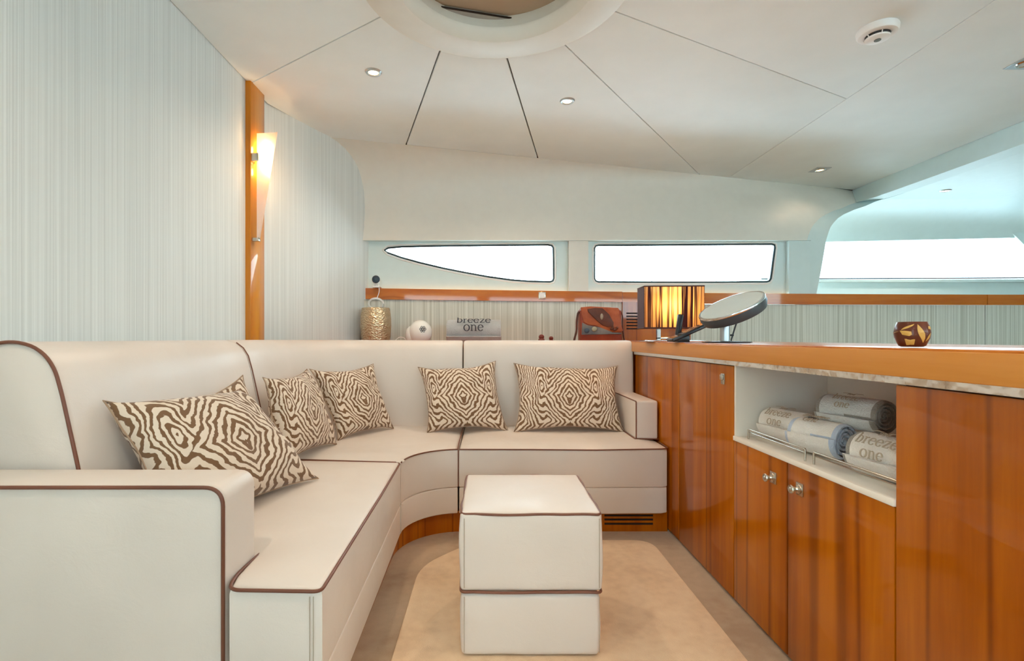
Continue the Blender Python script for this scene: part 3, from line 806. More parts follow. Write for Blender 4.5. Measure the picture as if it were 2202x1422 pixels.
def word(txt, h, track=.06):
    """returns ribbon polygons centred on x, baseline y=0, x-height h"""
    out = []; x = 0; polys = []
    for ch in txt:
        wd, strokes = GL[ch]
        for P, W in strokes:
            Lp, Rp = [], []
            for i, (px, py) in enumerate(P):
                a = P[max(0, i-1)]; b = P[min(len(P)-1, i+1)]; tx, ty = b[0]-a[0], b[1]-a[1]; l = math.hypot(tx, ty) or 1
                nx, ny = -ty/l*W[i]/2, tx/l*W[i]/2
                Lp.append((x+px+nx, py+ny)); Rp.append((x+px-nx, py-ny))
            polys.append((Lp, Rp))
        x += wd+track
    return [([((a-x/2)*h, b*h) for a, b in Lp], [((a-x/2)*h, b*h) for a, b in Rp]) for Lp, Rp in polys]
def lettering(name, lines, mapf, mat, parent):
    """lines: [(text, x-height, sx, sy)], mapf(s,t)->world point; letters are thin raised ribbons"""
    V = []; Fc = []
    for txt, h, sx, sy in lines:
        if txt == '~':
            polys = []
            for s_ in (-1, 1):
                xs = [s_*(.2+.8*k/6)*h*1.9 for k in range(7)]
                polys.append(([(x, .35*h*math.sin((k/6)*PI)) for k, x in enumerate(xs)], [(x, .35*h*math.sin((k/6)*PI)-.16*h*math.sin((k/6)*PI*.98+.03)) for k, x in enumerate(xs)]))
        else: polys = word(txt, h)
        for Lp, Rp in polys:
            b0 = len(V)
            for (a, b), (c, d) in zip(Lp, Rp): V.append(mapf(sx+a, sy+b)); V.append(mapf(sx+c, sy+d))
            for i in range(len(Lp)-1): q = b0+2*i; Fc.append((q, q+1, q+3, q+2))
    me = bpy.data.meshes.new(name); me.from_pydata([tuple(v) for v in V], [], Fc); o = link(name, me, mat)
    md = o.modifiers.new('thickness', 'SOLIDIFY'); md.thickness = .0012; md.offset = 0
    return o

# ------------------------------------------------------------------ rolled towels
def terry(name, a, b):
    M = Mat(name); M.set(col=M.ramp(M.noise(6, detail=3), [(.3, a), (.7, b)]), rough=.95, sheen=.4, spec=.1)
    M.bump(M.math('ADD', M.noise(260, detail=3), M.math('MULTIPLY', M.noise(30, detail=3), .8)), .8, .006); return M.m
towel_gd = terry('taupe_terry', srgb(138, 130, 118), srgb(160, 152, 140)); towel_w = terry('white_terry', srgb(238, 230, 220), srgb(246, 240, 232)); towel_b = terry('pale_blue_terry', srgb(184, 196, 214), srgb(206, 214, 226))
towel_g = terry('grey_terry', srgb(168, 170, 172), srgb(186, 188, 190)); towel_gw = terry('light_grey_terry', srgb(204, 204, 202), srgb(220, 220, 216))
embro = plain('taupe_embroidery', srgb(176, 160, 138), .7); embro_d = plain('dark_embroidery', srgb(52, 54, 66), .7)
def roll_towel(c, axis, up, R, Ln, mat, mat_in, label, lines, face, lcol, group, start=0.0):
    """c centre; axis = reading direction; face = direction looked at from; lines on the outside"""
    c = Vector(c); ax = Vector(axis).normalized(); fz = Vector(face); fz = (fz-ax*fz.dot(ax)).normalized(); upv = ax.cross(fz); 
    if upv.z < 0: upv = -upv
    root = thing('rolled_towel', c, label, 'towel', group)
    # spiral cross-section
    turns = 4.2; th = .72*R/turns; N_ = 150; V = []; Fc = []; m = 0
    secs = [(-Ln/2, -.010), (-Ln/2+.004, -.003), (-Ln/2+.014, 0), (-Ln/4, 0), (0, 0), (Ln/4, 0), (Ln/2-.014, 0), (Ln/2-.004, -.003), (Ln/2, -.010)]
    rng = random.Random(hash(label) % 999 if False else len(label))
    for k in range(N_+1):
        t = k/N_; r = R*(.10+.90*t); a = start+2*PI*turns*t; 
        telescope = (1-t)*.010
        for s, sh in secs:
            rr = r+sh*(.6 if t > .8 else .2)+noise.noise(Vector((a*.8, s*9, c.x*5)))*.0016
            s2 = s+(telescope if s > 0 else -telescope)*(.0 if abs(s) < Ln*.3 else -1.0)
            V.append(c+ax*s2+(fz*math.cos(a)+upv*math.sin(a))*rr)
        for s, sh in secs:
            rr = max(.001, r-th*.80-sh*.15)
            s2 = s+(telescope if s > 0 else -telescope)*(.0 if abs(s) < Ln*.3 else -1.0)
            V.append(c+ax*s2+(fz*math.cos(a)+upv*math.sin(a))*rr)
    q = len(secs); w_ = 2*q
    for k in range(N_):
        o0 = k*w_; o1_ = o0+w_
        for i in range(q-1):
            Fc.append((o0+i, o0+i+1, o1_+i+1, o1_+i)); Fc.append((o0+q+i+1, o0+q+i, o1_+q+i, o1_+q+i+1))
        Fc.append((o0, o1_, o1_+q, o0+q)); Fc.append((o0+q-1, o0+w_-1, o1_+w_-1, o1_+q-1))
    Fc.append(tuple(list(range(0, q))+list(range(w_-1, q-1, -1)))); e = N_*w_; Fc.append(tuple(list(range(e+q-1, e-1, -1))+list(range(e+q, e+w_))))
    o = pyd('towel_cloth', V, Fc, [mat, mat_in], None, True, 50)
    for p in o.data.polygons:
        ctr = p.center-c
        if abs(ctr.dot(ax)) > Ln/2-.012 or (ctr-ax*ctr.dot(ax)).length < R*.78: p.material_index = 1
    adopt(root, o)
    def mp(s, t): a = t/R; return c+ax*s+(fz*math.cos(a)+upv*math.sin(a))*(R*1.0+.0016)
    if lines: adopt(root, lettering('embroidery', lines, mp, lcol, None))
    return root
gT = 'rolled towels in the open niche'
zT = ZN+.012+.062
std = lambda h, s=0, t=.01: [('sea', h*.62, s, t+h*1.9), ('~', h*1.1, s, t+h*2.6), ('breeze', h, s, t+h*.25), ('one', h, s, t-h*1.35)]
roll_towel((1.060, 1.765, zT), (.22, -1, 0), 0, .061, .18, towel_w, towel_w, 'white rolled towel at the left end of the cabinet niche', std(.021), (-1, 0, .35), embro, gT, 4.6)
roll_towel((1.040, 1.563, zT), (.34, -1, -.0), 0, .060, .165, towel_w, towel_b, 'white rolled towel with pale blue inner spiral in the middle of the niche', std(.016, -.01, .03), (-1, 0, .9), embro, gT, 4.4)
roll_towel((1.040, 1.280, zT), (.14, -1, 0), 0, .062, .20, towel_w, towel_gd, 'white rolled towel partly behind the tall cabinet door, nearest in the niche', std(.022, -.005), (-1, -.1, .3), embro, gT, 4.6)
roll_towel((1.118, 1.525, zT+.082), (.24, -1, 0), 0, .054, .20, towel_gw, towel_gd, 'light grey rolled towel lying on top of the others in the niche', std(.016), (-1, 0, .55), embro, gT, 4.3)

# items on the ledge behind the sofa
ZL = .952
roll_towel((-.105, 3.66, ZL+.098), (1, 0, 0), 0, .098, .395, towel_g, towel_g, 'grey rolled towel with dark lettering on the ledge behind the sofa',
           [('breeze', .046, -.0, .062), ('one', .048, .0, .000)], (0, -1, .0), embro_d, 'rolled towel on the ledge', 4.6)
# hammered champagne vase
M = Mat('hammered_champagne_metal'); vo = M.n('ShaderNodeTexVoronoi'); M.link(M.coord((1, 1, 1.6)), vo.inputs['Vector']); vo.inputs['Scale'].default_value = 58
M.set(col=srgb(206, 184, 152), metal=.9, rough=.28); M.bump(vo.outputs[0], .8, .006); hammer = M.m
vase = thing('vase', (-.855, 3.80, ZL), 'hammered champagne metal vase at the left end of the ledge', 'vase')
adopt(vase, lathe('vase_body', [(.085, 0), (.100, .01), (.110, .06), (.116, .14), (.115, .20), (.108, .245), (.104, .272), (.100, .276), (.098, .272), (.10, .24), (.106, .14), (.09, .02), (.0, .015)], hammer, None, 48, Matrix.Translation((-.855, 3.80, ZL)), cap=False))
# coiled white cable standing out of the vase, with its lead up to the camera
ccm = thing('cable_coil', (-.865, 3.83, ZL+.30), 'coiled white cable above the metal vase', 'cable')
cpts = []
for k in range(150):
    a = 2*PI*3.2*k/149; rr = .052+.006*math.sin(a*.37+1); cpts.append((-.865+rr*math.cos(a)*1.05, 3.83+.012*math.sin(a*.5)+.00015*k, 1.262+rr*.78*math.sin(a)))
cpts2 = fillet([(-.862, 3.86, 1.30), (-.842, 3.87, 1.36), (-.850, 3.88, 1.41), (-.868, 3.90, 1.43)], .03)
adopt(ccm, tube('coil', cpts, .0042, whitep, None, False, 6), tube('lead', cpts2, .003, whitep, None, False, 6))
lc = fillet([(-.76, 3.74, ZL+.004), (-.72, 3.72, ZL+.006), (-.66, 3.70, ZL+.055), (-.62, 3.70, ZL+.05), (-.60, 3.72, ZL+.006)], .04)
tag(tube('white_cable', lc, .003, whitep, None, False, 6), 'thin pale cable lying on the ledge between vase and white ornament', 'cable')
# small round camera/speaker on a white bracket
wc = thing('round_wall_camera', (-.88, dw(-.88)-.01, 1.405), 'small dark round camera on white bracket in the window corner', 'camera')
cxx, cyy, czz = -.872, 3.88, 1.455
Mr = Matrix.Translation((cxx, cyy, czz)) @ Matrix.Rotation(math.radians(12), 4, 'Z') @ Matrix.Rotation(PI/2, 4, 'X')
adopt(wc, lathe('lens_disc', [(.0, .02), (.012, .019), (.014, .015), (.026, .013), (.030, .008), (.030, -.004), (.024, -.012), (.0, -.014)], plain('dark_blue_plastic', srgb(28, 48, 64), .35), None, 28, Mr, cap=False),
      lathe('housing', [(.0, -.014), (.022, -.014), (.032, -.03), (.030, -.05), (.018, -.06), (0, -.061)], whitep, None, 24, Mr, cap=False),
      box('bracket', cxx-.03, cxx+.03, cyy-.01, cyy+.07, 1.392, 1.404, whitep, None, .004, 2),
      tube('stem', [(cxx-.012, cyy+.035, 1.40), (cxx-.006, cyy+.04, 1.44)], .009, whitep, None, False, 10))
# white rounded ornament
orn = thing('round_ornament', (-.525, 3.72, ZL), 'rounded white ornament with a small dark flower rosette on the ledge', 'ornament')
bm = bmesh.new()
def blob(bm, c, s, sub_=3):
    vs = bmesh.ops.create_icosphere(bm, subdivisions=sub_, radius=1)['verts']
    for v in vs: v.co = Vector((c[0]+v.co.x*s[0], c[1]+v.co.y*s[1], c[2]+v.co.z*s[2]))
ceramic = plain('white_ceramic', srgb(232, 232, 228), .25)
blob(bm, (-.505, 3.72, ZL+.090), (.086, .075, .092), 4); o = from_bm('body', bm, ceramic, None)
bm = bmesh.new(); blob(bm, (-.575, 3.73, ZL+.070), (.045, .05, .068), 3); o2_ = from_bm('side_lobe', bm, ceramic, None)
adopt(orn, o, o2_)
bm = bmesh.new()
for k in range(7):
    a = 2*PI*k/6; r = .0165 if k < 6 else 0
    x, z = -.478+r*math.cos(a), ZL+.112+r*math.sin(a)
    yy = 3.72-.075*math.sqrt(max(.05, 1-((x+.505)/.086)**2-((z-ZL-.090)/.092)**2))-.001
    tube_geo([(x+.0062*math.cos(q*PI/5), yy-.002, z+.0075*math.sin(q*PI/5)) for q in range(10)], .0019, True, 5, bm)
adopt(orn, from_bm('rosette', bm, blackp, None))
# dark red beads
bd = thing('wooden_beads', (.40, 3.62, ZL), 'dark red wooden bead ornament lying left of the satchel', 'ornament')
redw = plain('dark_red_wood', srgb(112, 44, 34), .35)
for x, r, zz in ((.340, .014, 0), (.385, .026, .014), (.425, .016, .004), (.455, .021, .006), (.492, .013, 0), (.512, .013, 0)):
    bm = bmesh.new(); blob(bm, (x, 3.62, ZL+r+zz*0), (r, r, r), 2)
    if r > .02: blob(bm, (x, 3.62, ZL+r*2+.004), (r*.8, r*.8, r*.7), 2)
    adopt(bd, from_bm('bead', bm, redw, None))

# leather satchel
def pleather(name, a, b, rough=.45):
    M = Mat(name); n1 = M.noise(9, detail=4, rough=.6); M.set(col=M.ramp(n1, [(.32, a), (.68, b)]), rough=rough, spec=.4)
    M.bump(M.noise(90, detail=4), .35, .002); return M.m
tan = pleather('tan_leather', srgb(140, 62, 24), srgb(184, 98, 54)); dkl = pleather('dark_brown_leather', srgb(70, 34, 24), srgb(104, 56, 42)); redl = pleather('red_brown_leather', srgb(126, 42, 14), srgb(156, 62, 26))
bx, by = .785, 3.60
bag = thing('leather_satchel', (bx, by, ZL), 'tan leather satchel with dark leaf applique on the ledge at the right', 'bag')
def SP(x, y, d=3.56): return Vector(((x-CX)/F*d, d, CH+(CY-y)/F*d))
def plate(name, pix, d, t, mat, r=.004, tilt=0):
    """solid leather piece: outline measured at distance d, thickness t"""
    bm = bmesh.new(); vs = [bm.verts.new(SP(x, y, d)) for x, y in pix]; f = bm.faces.new(vs)
    ex = bmesh.ops.extrude_face_region(bm, geom=[f])['geom']
    for g in ex:
        if isinstance(g, bmesh.types.BMVert): g.co.y += t
    if r: bmesh.ops.bevel(bm, geom=[e for e in bm.edges if abs(e.verts[0].co.y-e.verts[1].co.y) < 1e-6], offset=r, segments=2, profile=.5, affect='EDGES')
    return from_bm(name, bm, mat, None, True, 35)
pB = SP(1250, 741, 3.57); 
body = plate('bag_body', [(1249, 741), (1248, 668), (1254, 661), (1330, 663), (1336, 670), (1338, 741)], 3.57, .11, redl, .006)
flap = plate('flap', [(1249, 661), (1270, 659), (1330, 662), (1333, 680), (1338, 705), (1340, 712), (1326, 715), (1310, 713), (1294, 706), (1280, 700), (1264, 698), (1255, 692), (1250, 675)], 3.562, .012, tan, .004)
leaf = plate('leaf_applique', [(1264, 665), (1280, 662), (1296, 663), (1310, 676), (1320, 694), (1319, 703), (1308, 704), (1296, 700), (1284, 690), (1272, 678), (1265, 671)], 3.553, .012, dkl, .004)
bm = bmesh.new(); p = SP(1294, 681, 3.548); blob(bm, p, (.011, .008, .022), 3); stone = from_bm('stone_button', bm, plain('grey_stone', srgb(150, 140, 128), .4), None)
bm = bmesh.new(); p = SP(1321, 708, 3.548)
for k in range(5): blob(bm, p+Vector((.022*(k-2)*.45, 0, .008*math.sin(k*2))), (.010, .008, .010), 2)
knot = from_bm('toggle_knot', bm, dkl, None)
front = plate('front_trim', [(1252, 694), (1264, 700), (1290, 704), (1318, 715), (1336, 716), (1337, 719), (1251, 720)], 3.556, .012, pleather('grey_blue_leather', srgb(70, 74, 84), srgb(120, 116, 112)), .003)
sp_ = [SP(x, y, 3.60) for x, y in ((1251, 672), (1243, 672), (1240, 690), (1240, 712), (1235, 730), (1233, 742))]
strap = tube('strap', dense(fillet(sp_, .02), .01), .0075, dkl, None, False, 8)
sp2 = [SP(x, y, 3.60) for x, y in ((1334, 668), (1339, 680), (1338, 696), (1341, 725), (1345, 742))]
strap2 = tube('strap', dense(fillet(sp2, .02), .01), .005, dkl, None, False, 8)
adopt(bag, body, flap, leaf, stone, knot, front, strap, strap2)
for (x, y, c_) in ((1262, 711, srgb(60, 78, 96)), (1278, 708, srgb(150, 150, 130))):
    bm = bmesh.new(); blob(bm, SP(x, y, 3.552), (.020, .008, .018), 2); adopt(bag, from_bm('stone_toggle', bm, plain('toggle_stone', c_, .4), None))

# ------------------------------------------------------------------ table lamp
ZK = .979
lx, ly = 1.018, 2.80
lamp = thing('table_lamp', (lx, ly, ZK), 'lit table lamp with brown string rectangular shade and chrome stem', 'lamp')
M = Mat('string_shade'); t = M.t
st_ = M.noise(1, (42, 42, .9), 3, .7, .15); st2 = M.noise(1, (150, 150, .8), 2, .5)
v_ = M.math('ADD', M.math('MULTIPLY', st_, .8), M.math('MULTIPLY', st2, .2))
fac = M.ramp(v_, [(.44, (0, 0, 0, 1)), (.53, (1, 1, 1, 1))])
b2 = t.nodes.new('ShaderNodeBsdfTranslucent'); b2.inputs[0].default_value = srgb(248, 196, 128)
df = t.nodes.new('ShaderNodeBsdfDiffuse'); df.inputs[0].default_value = srgb(150, 118, 100)
mx0 = t.nodes.new('ShaderNodeMixShader'); mx0.inputs[0].default_value = .72; t.links.new(df.outputs[0], mx0.inputs[1]); t.links.new(b2.outputs[0], mx0.inputs[2])
dk = t.nodes.new('ShaderNodeBsdfDiffuse'); dk.inputs[0].default_value = srgb(74, 40, 40)
mx = t.nodes.new('ShaderNodeMixShader'); t.links.new(fac, mx.inputs[0]); t.links.new(mx0.outputs[0], mx.inputs[2]); t.links.new(dk.outputs[0], mx.inputs[1])
t.links.new(mx.outputs[0], t.nodes['Material Output'].inputs[0]); t.nodes.remove(M.b); shade_m = M.m
shdark = plain('dark_shade_edge', srgb(72, 42, 44), .8)
# shade: front face towards the room, 0.36 wide, slightly turned
sw, sd, z0, z1 = .322, .15, 1.055, 1.283
Ml = Matrix.Translation((lx, ly, 0)) @ Matrix.Rotation(math.radians(-3), 4, 'Z')
V = [(-sw/2, -sd/2), (sw/2, -sd/2), (sw/2, sd/2), (-sw/2, sd/2)]
bm = bmesh.new()
for i in (0, 2):
    a, b = V[i], V[(i+1) % 4]; bm.faces.new([bm.verts.new(Ml @ Vector((*q, z))) for q, z in ((a, z0), (b, z0), (b, z1), (a, z1))])
sh1 = from_bm('lamp_shade', bm, shade_m, None, False)
for s in (-1, 1):
    bm = bmesh.new(); bm_box(bm, s*sw/2-.0012, s*sw/2+.0012, -sd/2, sd/2, z0, z1)
    for v in bm.verts: v.co = Ml @ v.co
    adopt(lamp, from_bm('shade_side', bm, shdark, None, False))
for z in (z0, z1): adopt(lamp, tube('shade_rim', fillet([Ml @ Vector((*V[i], z)) for i in range(4)], .002, True, 2), .0035, shdark, None, True, 6))
bm = bmesh.new()
for vv in ((-.06, 0, ZK+.012), ): bm_box(bm, lx-.075, lx-.055, ly-.01, ly+.01, ZK+.010, 1.10, .001, 1)
bm_box(bm, lx-.075, lx+.06, ly-.01, ly+.01, ZK+.016, ZK+.024, .001, 1)
stem = from_bm('stem', bm, chrome, None)
base = box('base', lx-.15, lx+.17, ly-.07, ly+.07, ZK, ZK+.008, chrome, None, .003, 2)
bulb = lathe('bulb', [(0, -.03), (.014, -.026), (.022, -.008), (.022, .008), (.012, .03), (0, .034)], emit_mat('lamp_bulb', (1, .60, .24, 1), 18), None, 20, Matrix.Translation((lx-.05, ly, 1.17)), cap=False)
bulb2 = lathe('bulb', [(0, -.03), (.014, -.026), (.022, -.008), (.022, .008), (.012, .03), (0, .034)], bpy.data.materials['lamp_bulb'], None, 20, Matrix.Translation((lx+.06, ly, 1.16)), cap=False)
adopt(lamp, sh1, stem, base, bulb, bulb2)
ld = bpy.data.lights.new('lamp_light', 'POINT'); ld.energy = 1.1; ld.color = (1, .60, .26); ld.shadow_soft_size = .03
lo = bpy.data.objects.new('lamp_light', ld); COL.objects.link(lo); lo.location = (lx, ly, 1.175); adopt(lamp, lo)

# ------------------------------------------------------------------ telephone
tel = thing('telephone', (.93, 2.42, ZK), 'black desk telephone with upright handset and slanted keypad', 'telephone')
Mt = Matrix.Translation((.958, 2.42, ZK+.044)) @ Matrix.Rotation(math.radians(-24), 4, 'Y')
bm = bmesh.new(); bm_box(bm, -.088, .085, -.042, .042, -.009, .009, .005, 3)
for v in bm.verts: v.co = Mt @ v.co
tb = from_bm('base', bm, blackp, None)
bm = bmesh.new(); bm_box(bm, .905, .965, 2.39, 2.45, ZK, ZK+.034, .004, 2); adopt(tel, from_bm('foot', bm, blackp, None))
bm = bmesh.new(); bm_box(bm, -.013, .013, -.011, .011, 0, .118, .006, 3)
for v in bm.verts: v.co = Matrix.Translation((.928, 2.45, ZK+.02)) @ Matrix.Rotation(math.radians(7), 4, 'Y') @ v.co
th_ = from_bm('handset', bm, blackp, None)
keym = plain('grey_keys', srgb(96, 84, 84), .4)
for i in range(4):
    for j in range(3):
        x = -.03+i*.020; y = -.033+j*.023; bm2 = bmesh.new()
        bm_box(bm2, x, x+.014, y, y+.016, .007, .011, .001, 1)
        for v in bm2.verts: v.co = Mt @ v.co
        adopt(tel, from_bm('key', bm2, keym, None))
ts = box('display', .052, .080, -.03, .03, .007, .0105, plain('display_glass', srgb(120, 100, 90), .08), None, .001, 1)
for v in ts.data.vertices: v.co = Mt @ v.co
adopt(tel, tb, th_, ts)

# ------------------------------------------------------------------ tilted round mirror
mxx, myy = 1.04, 2.16
mir = thing('table_mirror', (mxx-.0, myy, ZK), 'large round tilted mirror on silver post, on the counter right of the lamp', 'mirror')
cm = Vector((1.052, myy, 1.131))
# disc normal: tipped so that its top face is seen as a slim ellipse rising to the right
nrm = Vector((-.44, -.15, .88)).normalized(); ux = Vector((.90, -.0, .44)); ux = (ux-nrm*ux.dot(nrm)).normalized(); uy = nrm.cross(ux)
M4 = Matrix((( ux.x, uy.x, nrm.x, cm.x), (ux.y, uy.y, nrm.y, cm.y), (ux.z, uy.z, nrm.z, cm.z), (0, 0, 0, 1)))
mg = plain('mirror_painted_reflection', srgb(222, 240, 244), .06, .3, coat=1.0)  # pale blue-white base colour stands in for the bright reflection
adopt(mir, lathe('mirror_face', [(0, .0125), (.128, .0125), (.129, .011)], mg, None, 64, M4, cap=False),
      lathe('bezel', [(.128, .0115), (.131, .014), (.136, .013), (.138, .008), (.137, .004)], chrome, None, 64, M4, cap=False),
      lathe('rim', [(.137, .005), (.138, -.012), (.130, -.034), (.10, -.044), (0, -.046)], plain('dark_grey_shell', srgb(58, 68, 74), .4), None, 64, M4, cap=False),
      tube('post', [(mxx-.012, myy+.01, ZK+.004), (mxx-.012, myy+.01, 1.115)], .0195, alu, None, False, 24),
      tube('cord', fillet([(mxx+.058, myy+.02, 1.105), (mxx+.045, myy+.03, 1.06), (mxx+.022, myy+.03, ZK+.004)], .03), .0035, blackp, None, False, 8),
      tube('switch_knob', [(mxx+.008, myy+.01, 1.012), (mxx+.024, myy+.01, 1.012)], .004, blackp, None, False, 8),
      lathe('base', [(0, 0), (.098, 0), (.1, .003), (.096, .006), (0, .008)], plain('dark_base', srgb(70, 78, 84), .25), None, 48, Matrix.Translation((mxx-.01, myy, ZK)), cap=False))

# ------------------------------------------------------------------ inlaid wooden cup
cux, cuy = .945, 1.115
cup = thing('wooden_cup', (cux, cuy, ZK), 'small round wooden cup with brown and yellow inlay at the counter edge', 'cup')
prof = [(.022, 0), (.028, .003), (.036, .018), (.038, .030), (.035, .044), (.031, .0525), (.029, .0525), (.033, .040), (.034, .028), (.022, .006), (0, .005)]
prof = [(r*.86, z*1.06) for r, z in prof]
dkw = wood('dark_walnut', (srgb(70, 34, 22), srgb(88, 44, 30), srgb(104, 56, 38), srgb(60, 28, 20)), 'z', coat=.3); yel = plain('yellow_wood_inlay', srgb(206, 160, 78), .4)
Mc = Matrix.Translation((cux, cuy, ZK+.001)) @ Matrix.Rotation(math.radians(0), 4, 'Y')
adopt(cup, lathe('cup_body', prof, dkw, None, 40, Mc, cap=False))
def cup_r(z):
    P = prof[:6]
    for (r0, z0_), (r1_, z1_) in zip(P, P[1:]):
        if z0_ <= z <= z1_: return r0+(r1_-r0)*(z-z0_)/(z1_-z0_)
    return .03
def inlay(outline):
    """outline: (angle deg from the viewer, height)"""
    base_a = math.atan2(-cuy, -cux)
    cen = (sum(p[0] for p in outline)/len(outline), sum(p[1] for p in outline)/len(outline)); V = []; Fc = []; K = 5
    for k in range(K+1):
        f = k/K
        for a_, z_ in outline:
            a_ = cen[0]+(a_-cen[0])*f; z_ = cen[1]+(z_-cen[1])*f; r = cup_r(z_)+.0007; q = base_a+math.radians(a_)
            V.append(Mc @ Vector((r*math.cos(q), r*math.sin(q), z_)))
    n = len(outline)
    for k in range(K):
        for i in range(n): j = (i+1) % n; Fc.append((k*n+i, k*n+j, (k+1)*n+j, (k+1)*n+i))
    o = pyd('inlay', V, Fc, yel, None, False); return o
def lens(a0, z0_, a1_, z1_, wd, n=8):
    P = []
    for s in (1, -1):
        for k in range(n+1):
            t_ = k/n if s > 0 else 1-k/n; off = math.sin(PI*t_)*wd*s; P.append((a0+(a1_-a0)*t_+off, z0_+(z1_-z0_)*t_))
    return P
adopt(cup, inlay([(-22, .004), (8, .005), (10, .017), (-24, .018)]), inlay(lens(18, .050, 42, .009, 11)), inlay([(-40, .036), (-30, .027), (-8, .024), (0, .027), (-2, .034), (-24, .036)]),
      inlay(lens(-36, .037, 8, .0505, 9)), inlay(lens(-80, .030, -42, .035, 4)), inlay(lens(52, .012, 70, .032, 6)), inlay([(58, .040), (78, .038), (80, .045), (60, .046)]))

# ------------------------------------------------------------------ switch plate on the rail
swp = thing('light_switch', (WX(1165), dw(WX(1165))-.03, 1.345), 'small square white switch plate on the wooden rail', 'switch')
X_ = WX(1165); d_ = dw(X_)-.02
adopt(swp, box('plate', X_-.030, X_+.030, d_-.006, d_, 1.322, 1.382, nickel, None, .003, 2), box('rocker', X_-.022, X_+.022, d_-.010, d_-.006, 1.330, 1.374, whitep, None, .002, 2))

# ------------------------------------------------------------------ wall sconce on the column
sc = thing('wall_sconce', (-1.33, 2.9, 1.9), 'lit tapering frosted glass wall light on the wooden column', 'wall light')
M = Mat('frosted_glass'); M.t.nodes.remove(M.b)
tl = M.t.nodes.new('ShaderNodeBsdfTranslucent'); tl.inputs[0].default_value = (1, .95, .88, 1)
df2 = M.t.nodes.new('ShaderNodeBsdfDiffuse'); df2.inputs[0].default_value = (.9, .88, .85, 1)
mm = M.t.nodes.new('ShaderNodeMixShader'); mm.inputs[0].default_value = .6
M.link(df2.outputs[0], mm.inputs[1]); M.link(tl.outputs[0], mm.inputs[2]); M.link(mm.outputs[0], M.t.nodes['Material Output'].inputs[0])
rows = []
ztop = 2.17
for j in range(15):
    t_ = j/14; row = []
    for k in range(13):
        a = PI*k/12
        y = 2.82+.185*(k/12)*(1-t_*.80)
        out = .016+.040*(k/12)*(1-t_)+(.030*(1-t_)+.006)*math.sin(a)
        zt = 2.155+.085*(k/12)
        z = zt*(1-t_)+1.552*t_
        row.append((-1.322+out, y, z))
    rows.append(row)
gl = loft('glass_shade', rows, M.m, ang=60)
adopt(sc, gl, box('bracket', -1.338, -1.300, 2.82, 2.87, 2.0, 2.045, nickel, None, .003, 2), box('bracket', -1.338, -1.298, 2.825, 2.85, 1.548, 1.568, nickel, None, .003, 2))
for z in (1.97, 2.10):
    bm = bmesh.new(); blob(bm, (-1.292, 2.89, z), (.010, .014, .022), 2); adopt(sc, from_bm('bulb', bm, emit_mat('sconce_bulb', (1, .66, .34, 1), 30), None))
ld = bpy.data.lights.new('sconce_light', 'POINT'); ld.energy = 1.5; ld.color = (1, .62, .3); ld.shadow_soft_size = .02
lo = bpy.data.objects.new('sconce_light', ld); COL.objects.link(lo); lo.location = (-1.295, 2.88, 2.03); adopt(sc, lo)

# ------------------------------------------------------------------ ceiling fittings
def downlight(X, Y, z, label, square=False, power=SPOT_W, col=WARM, em=None, group='recessed ceiling spotlights', lamp_on=True, cast=True):
    t_ = thing('downlight', (X, Y, z), label, 'ceiling light', group)
    T4 = Matrix.Translation((X, Y, z)) @ Matrix.Rotation(PI, 4, 'X')
    if square:
        bm = bmesh.new(); bm_box(bm, X-.062, X+.062, Y-.062, Y+.062, z-.004, z+.001, .001, 1); adopt(t_, from_bm('bezel_plate', bm, alu, None))
        adopt(t_, lathe('ring', [(.030, .004), (.034, .009), (.040, .009), (.044, .004)], chrome, None, 32, T4, cap=False))
        zz = .005
    else:
        adopt(t_, lathe('bezel', [(.026, .003), (.030, .008), (.040, .007), (.046, .0)], alu, None, 32, T4, cap=False)); zz = .003
    adopt(t_, lathe('lamp_face', [(0, zz+.002), (.018, zz+.002), (.028, zz)], em or bulb_m, None, 24, T4, cap=False))
    if cast:
        l = bpy.data.lights.new('spot', 'SPOT'); l.energy = power; l.color = col; l.spot_size = math.radians(150); l.spot_blend = .8; l.shadow_soft_size = .04
        o = bpy.data.objects.new('spot', l); COL.objects.link(o); o.location = (X, Y, z-.025); adopt(t_, o)
    return t_
p = C(803, 155); downlight(p[0], p[1], ZC, 'glowing warm round ceiling spotlight above the left wall column')
p = C(1220, 217); downlight(p[0], p[1], ZC, 'round ceiling spotlight right of the middle ceiling panel')
p = C(1763, 365); downlight(p[0], p[1], ZC, 'square framed ceiling spotlight near the arch beam', True, power=1.2, em=emit_mat('yellow_spot', (1, .75, .3, 1), 3))
p = C(2203, 135); downlight(p[0]+.01, p[1], ZC, 'square framed ceiling spotlight cut by the right picture edge', True, em=plain('unlit_lens', srgb(180, 180, 176), .3))
d = (zf-CH)*F/(CY-410); downlight((2033-CX)/F*d, d, zf, 'round ceiling spotlight beyond the white arch', col=(1, .85, .7), em=bulb_w)
for q, lb in (((-.75, .55), 'added unseen round ceiling spotlight above the viewpoint, nearest the left wall'), ((.75, .55), 'added unseen round ceiling spotlight above the viewpoint, nearest the cabinets'), ((1.7, 1.2), 'added unseen round ceiling spotlight above the countertop behind the cup')):
    downlight(q[0], q[1], ZC, lb)  # unseen warm spotlights, added to light the saloon from around the viewpoint
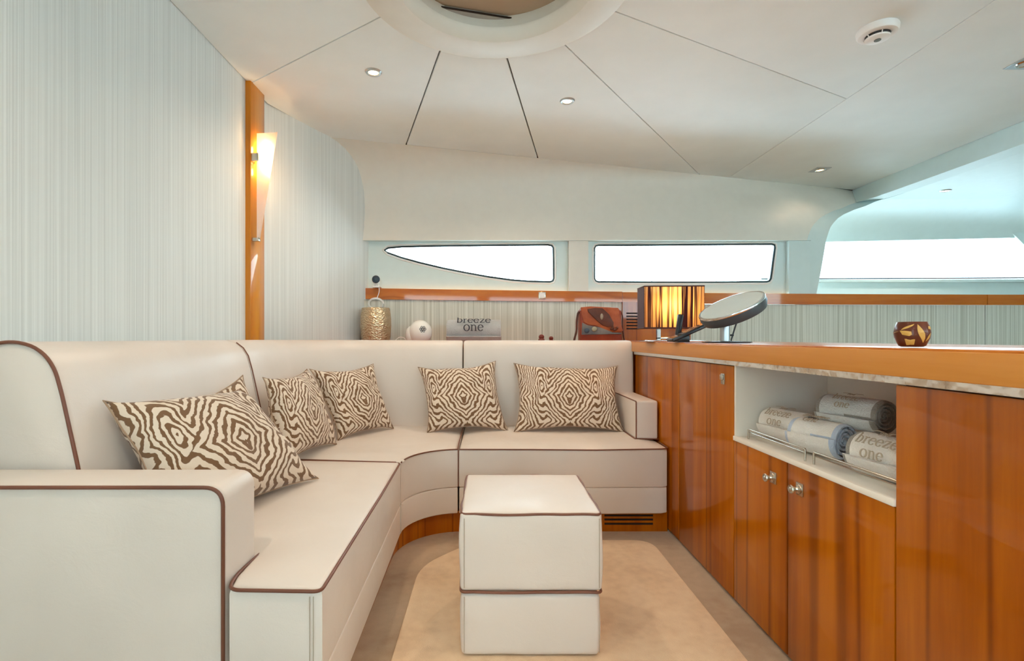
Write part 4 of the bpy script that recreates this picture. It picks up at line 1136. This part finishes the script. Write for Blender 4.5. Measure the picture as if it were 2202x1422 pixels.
# smoke detector
p = C(1887, 62); sd_ = thing('smoke_detector', (p[0], p[1], ZC), 'round white smoke detector on the ceiling with dark slots', 'smoke detector')
k_ = 1.0
T4 = Matrix.Translation((p[0], p[1], ZC)) @ Matrix.Rotation(PI, 4, 'X')
adopt(sd_, lathe('base', [(.0, 0), (.082, 0), (.084, .004), (.082, .022), (.076, .030), (.056, .034), (.05, .032)], whitep, None, 48, T4, cap=False),
      lathe('slot_ring', [(.049, .030), (.047, .043), (.0, .043)], blackp, None, 40, T4, cap=False),
      lathe('cap', [(.046, .041), (.050, .043), (.048, .049), (.040, .052), (0, .053)], whitep, None, 40, T4, cap=False),
      lathe('sensor', [(.014, .0525), (.014, .055), (.0, .0552)], plain('grey_sensor', srgb(96, 104, 100), .5), None, 24, T4, cap=False))
for k in range(6):
    a = PI/3*k+.2; c_, s_ = math.cos(a), math.sin(a)
    adopt(sd_, tube('rib', [(p[0]+c_*.056, p[1]+s_*.056, ZC-.034), (p[0]+c_*.046, p[1]+s_*.046, ZC-.048)], .0022, whitep, None, False, 6))

# skylight
sk = thing('round_skylight', (RX, RY, ZC), 'large round white skylight surround in the ceiling with beige blind', 'skylight')
T4 = Matrix.Translation((RX, RY, ZC))
adopt(sk, lathe('surround', [(R0, .004), (R0+.002, -.004), (R0-.004, -.016), (R0-.02, -.020), (.44, -.024), (.41, -.022), (.400, -.014), (.376, .018), (.374, .03)], paint, None, 96, T4, cap=False, ang=30))
bl_m = Mat('skylight_blind'); bl_m.set(col=srgb(176, 160, 140), rough=.6); bl_m.bump(bl_m.noise(40, (1, .1, 1)), .2)
adopt(sk, lathe('side_wall', [(.378, .028), (.390, .20)], paint, None, 64, T4, cap=False),
      lathe('blind', [(0, .085), (.388, .085), (.388, .095), (0, .095)], bl_m.m, None, 64, T4, cap=False),
      box('blind_rail', RX-.46, RX+.18, RY+.352, RY+.358, ZC+.070, ZC+.076, dark_m, None),
      box('blind_panel', RX-.34, RX+.14, RY+.360, RY+.46, ZC+.070, ZC+.084, plain('grey_blind', srgb(170, 170, 168), .5), None))
for n_ in ('blind_rail', 'blind_panel'):
    o = bpy.data.objects[n_]; 
    for v in o.data.vertices: v.co = Matrix.Translation((RX, RY+.352, 0)) @ Matrix.Rotation(math.radians(14), 4, 'Z') @ Matrix.Translation((-RX, -RY-.352, 0)) @ v.co
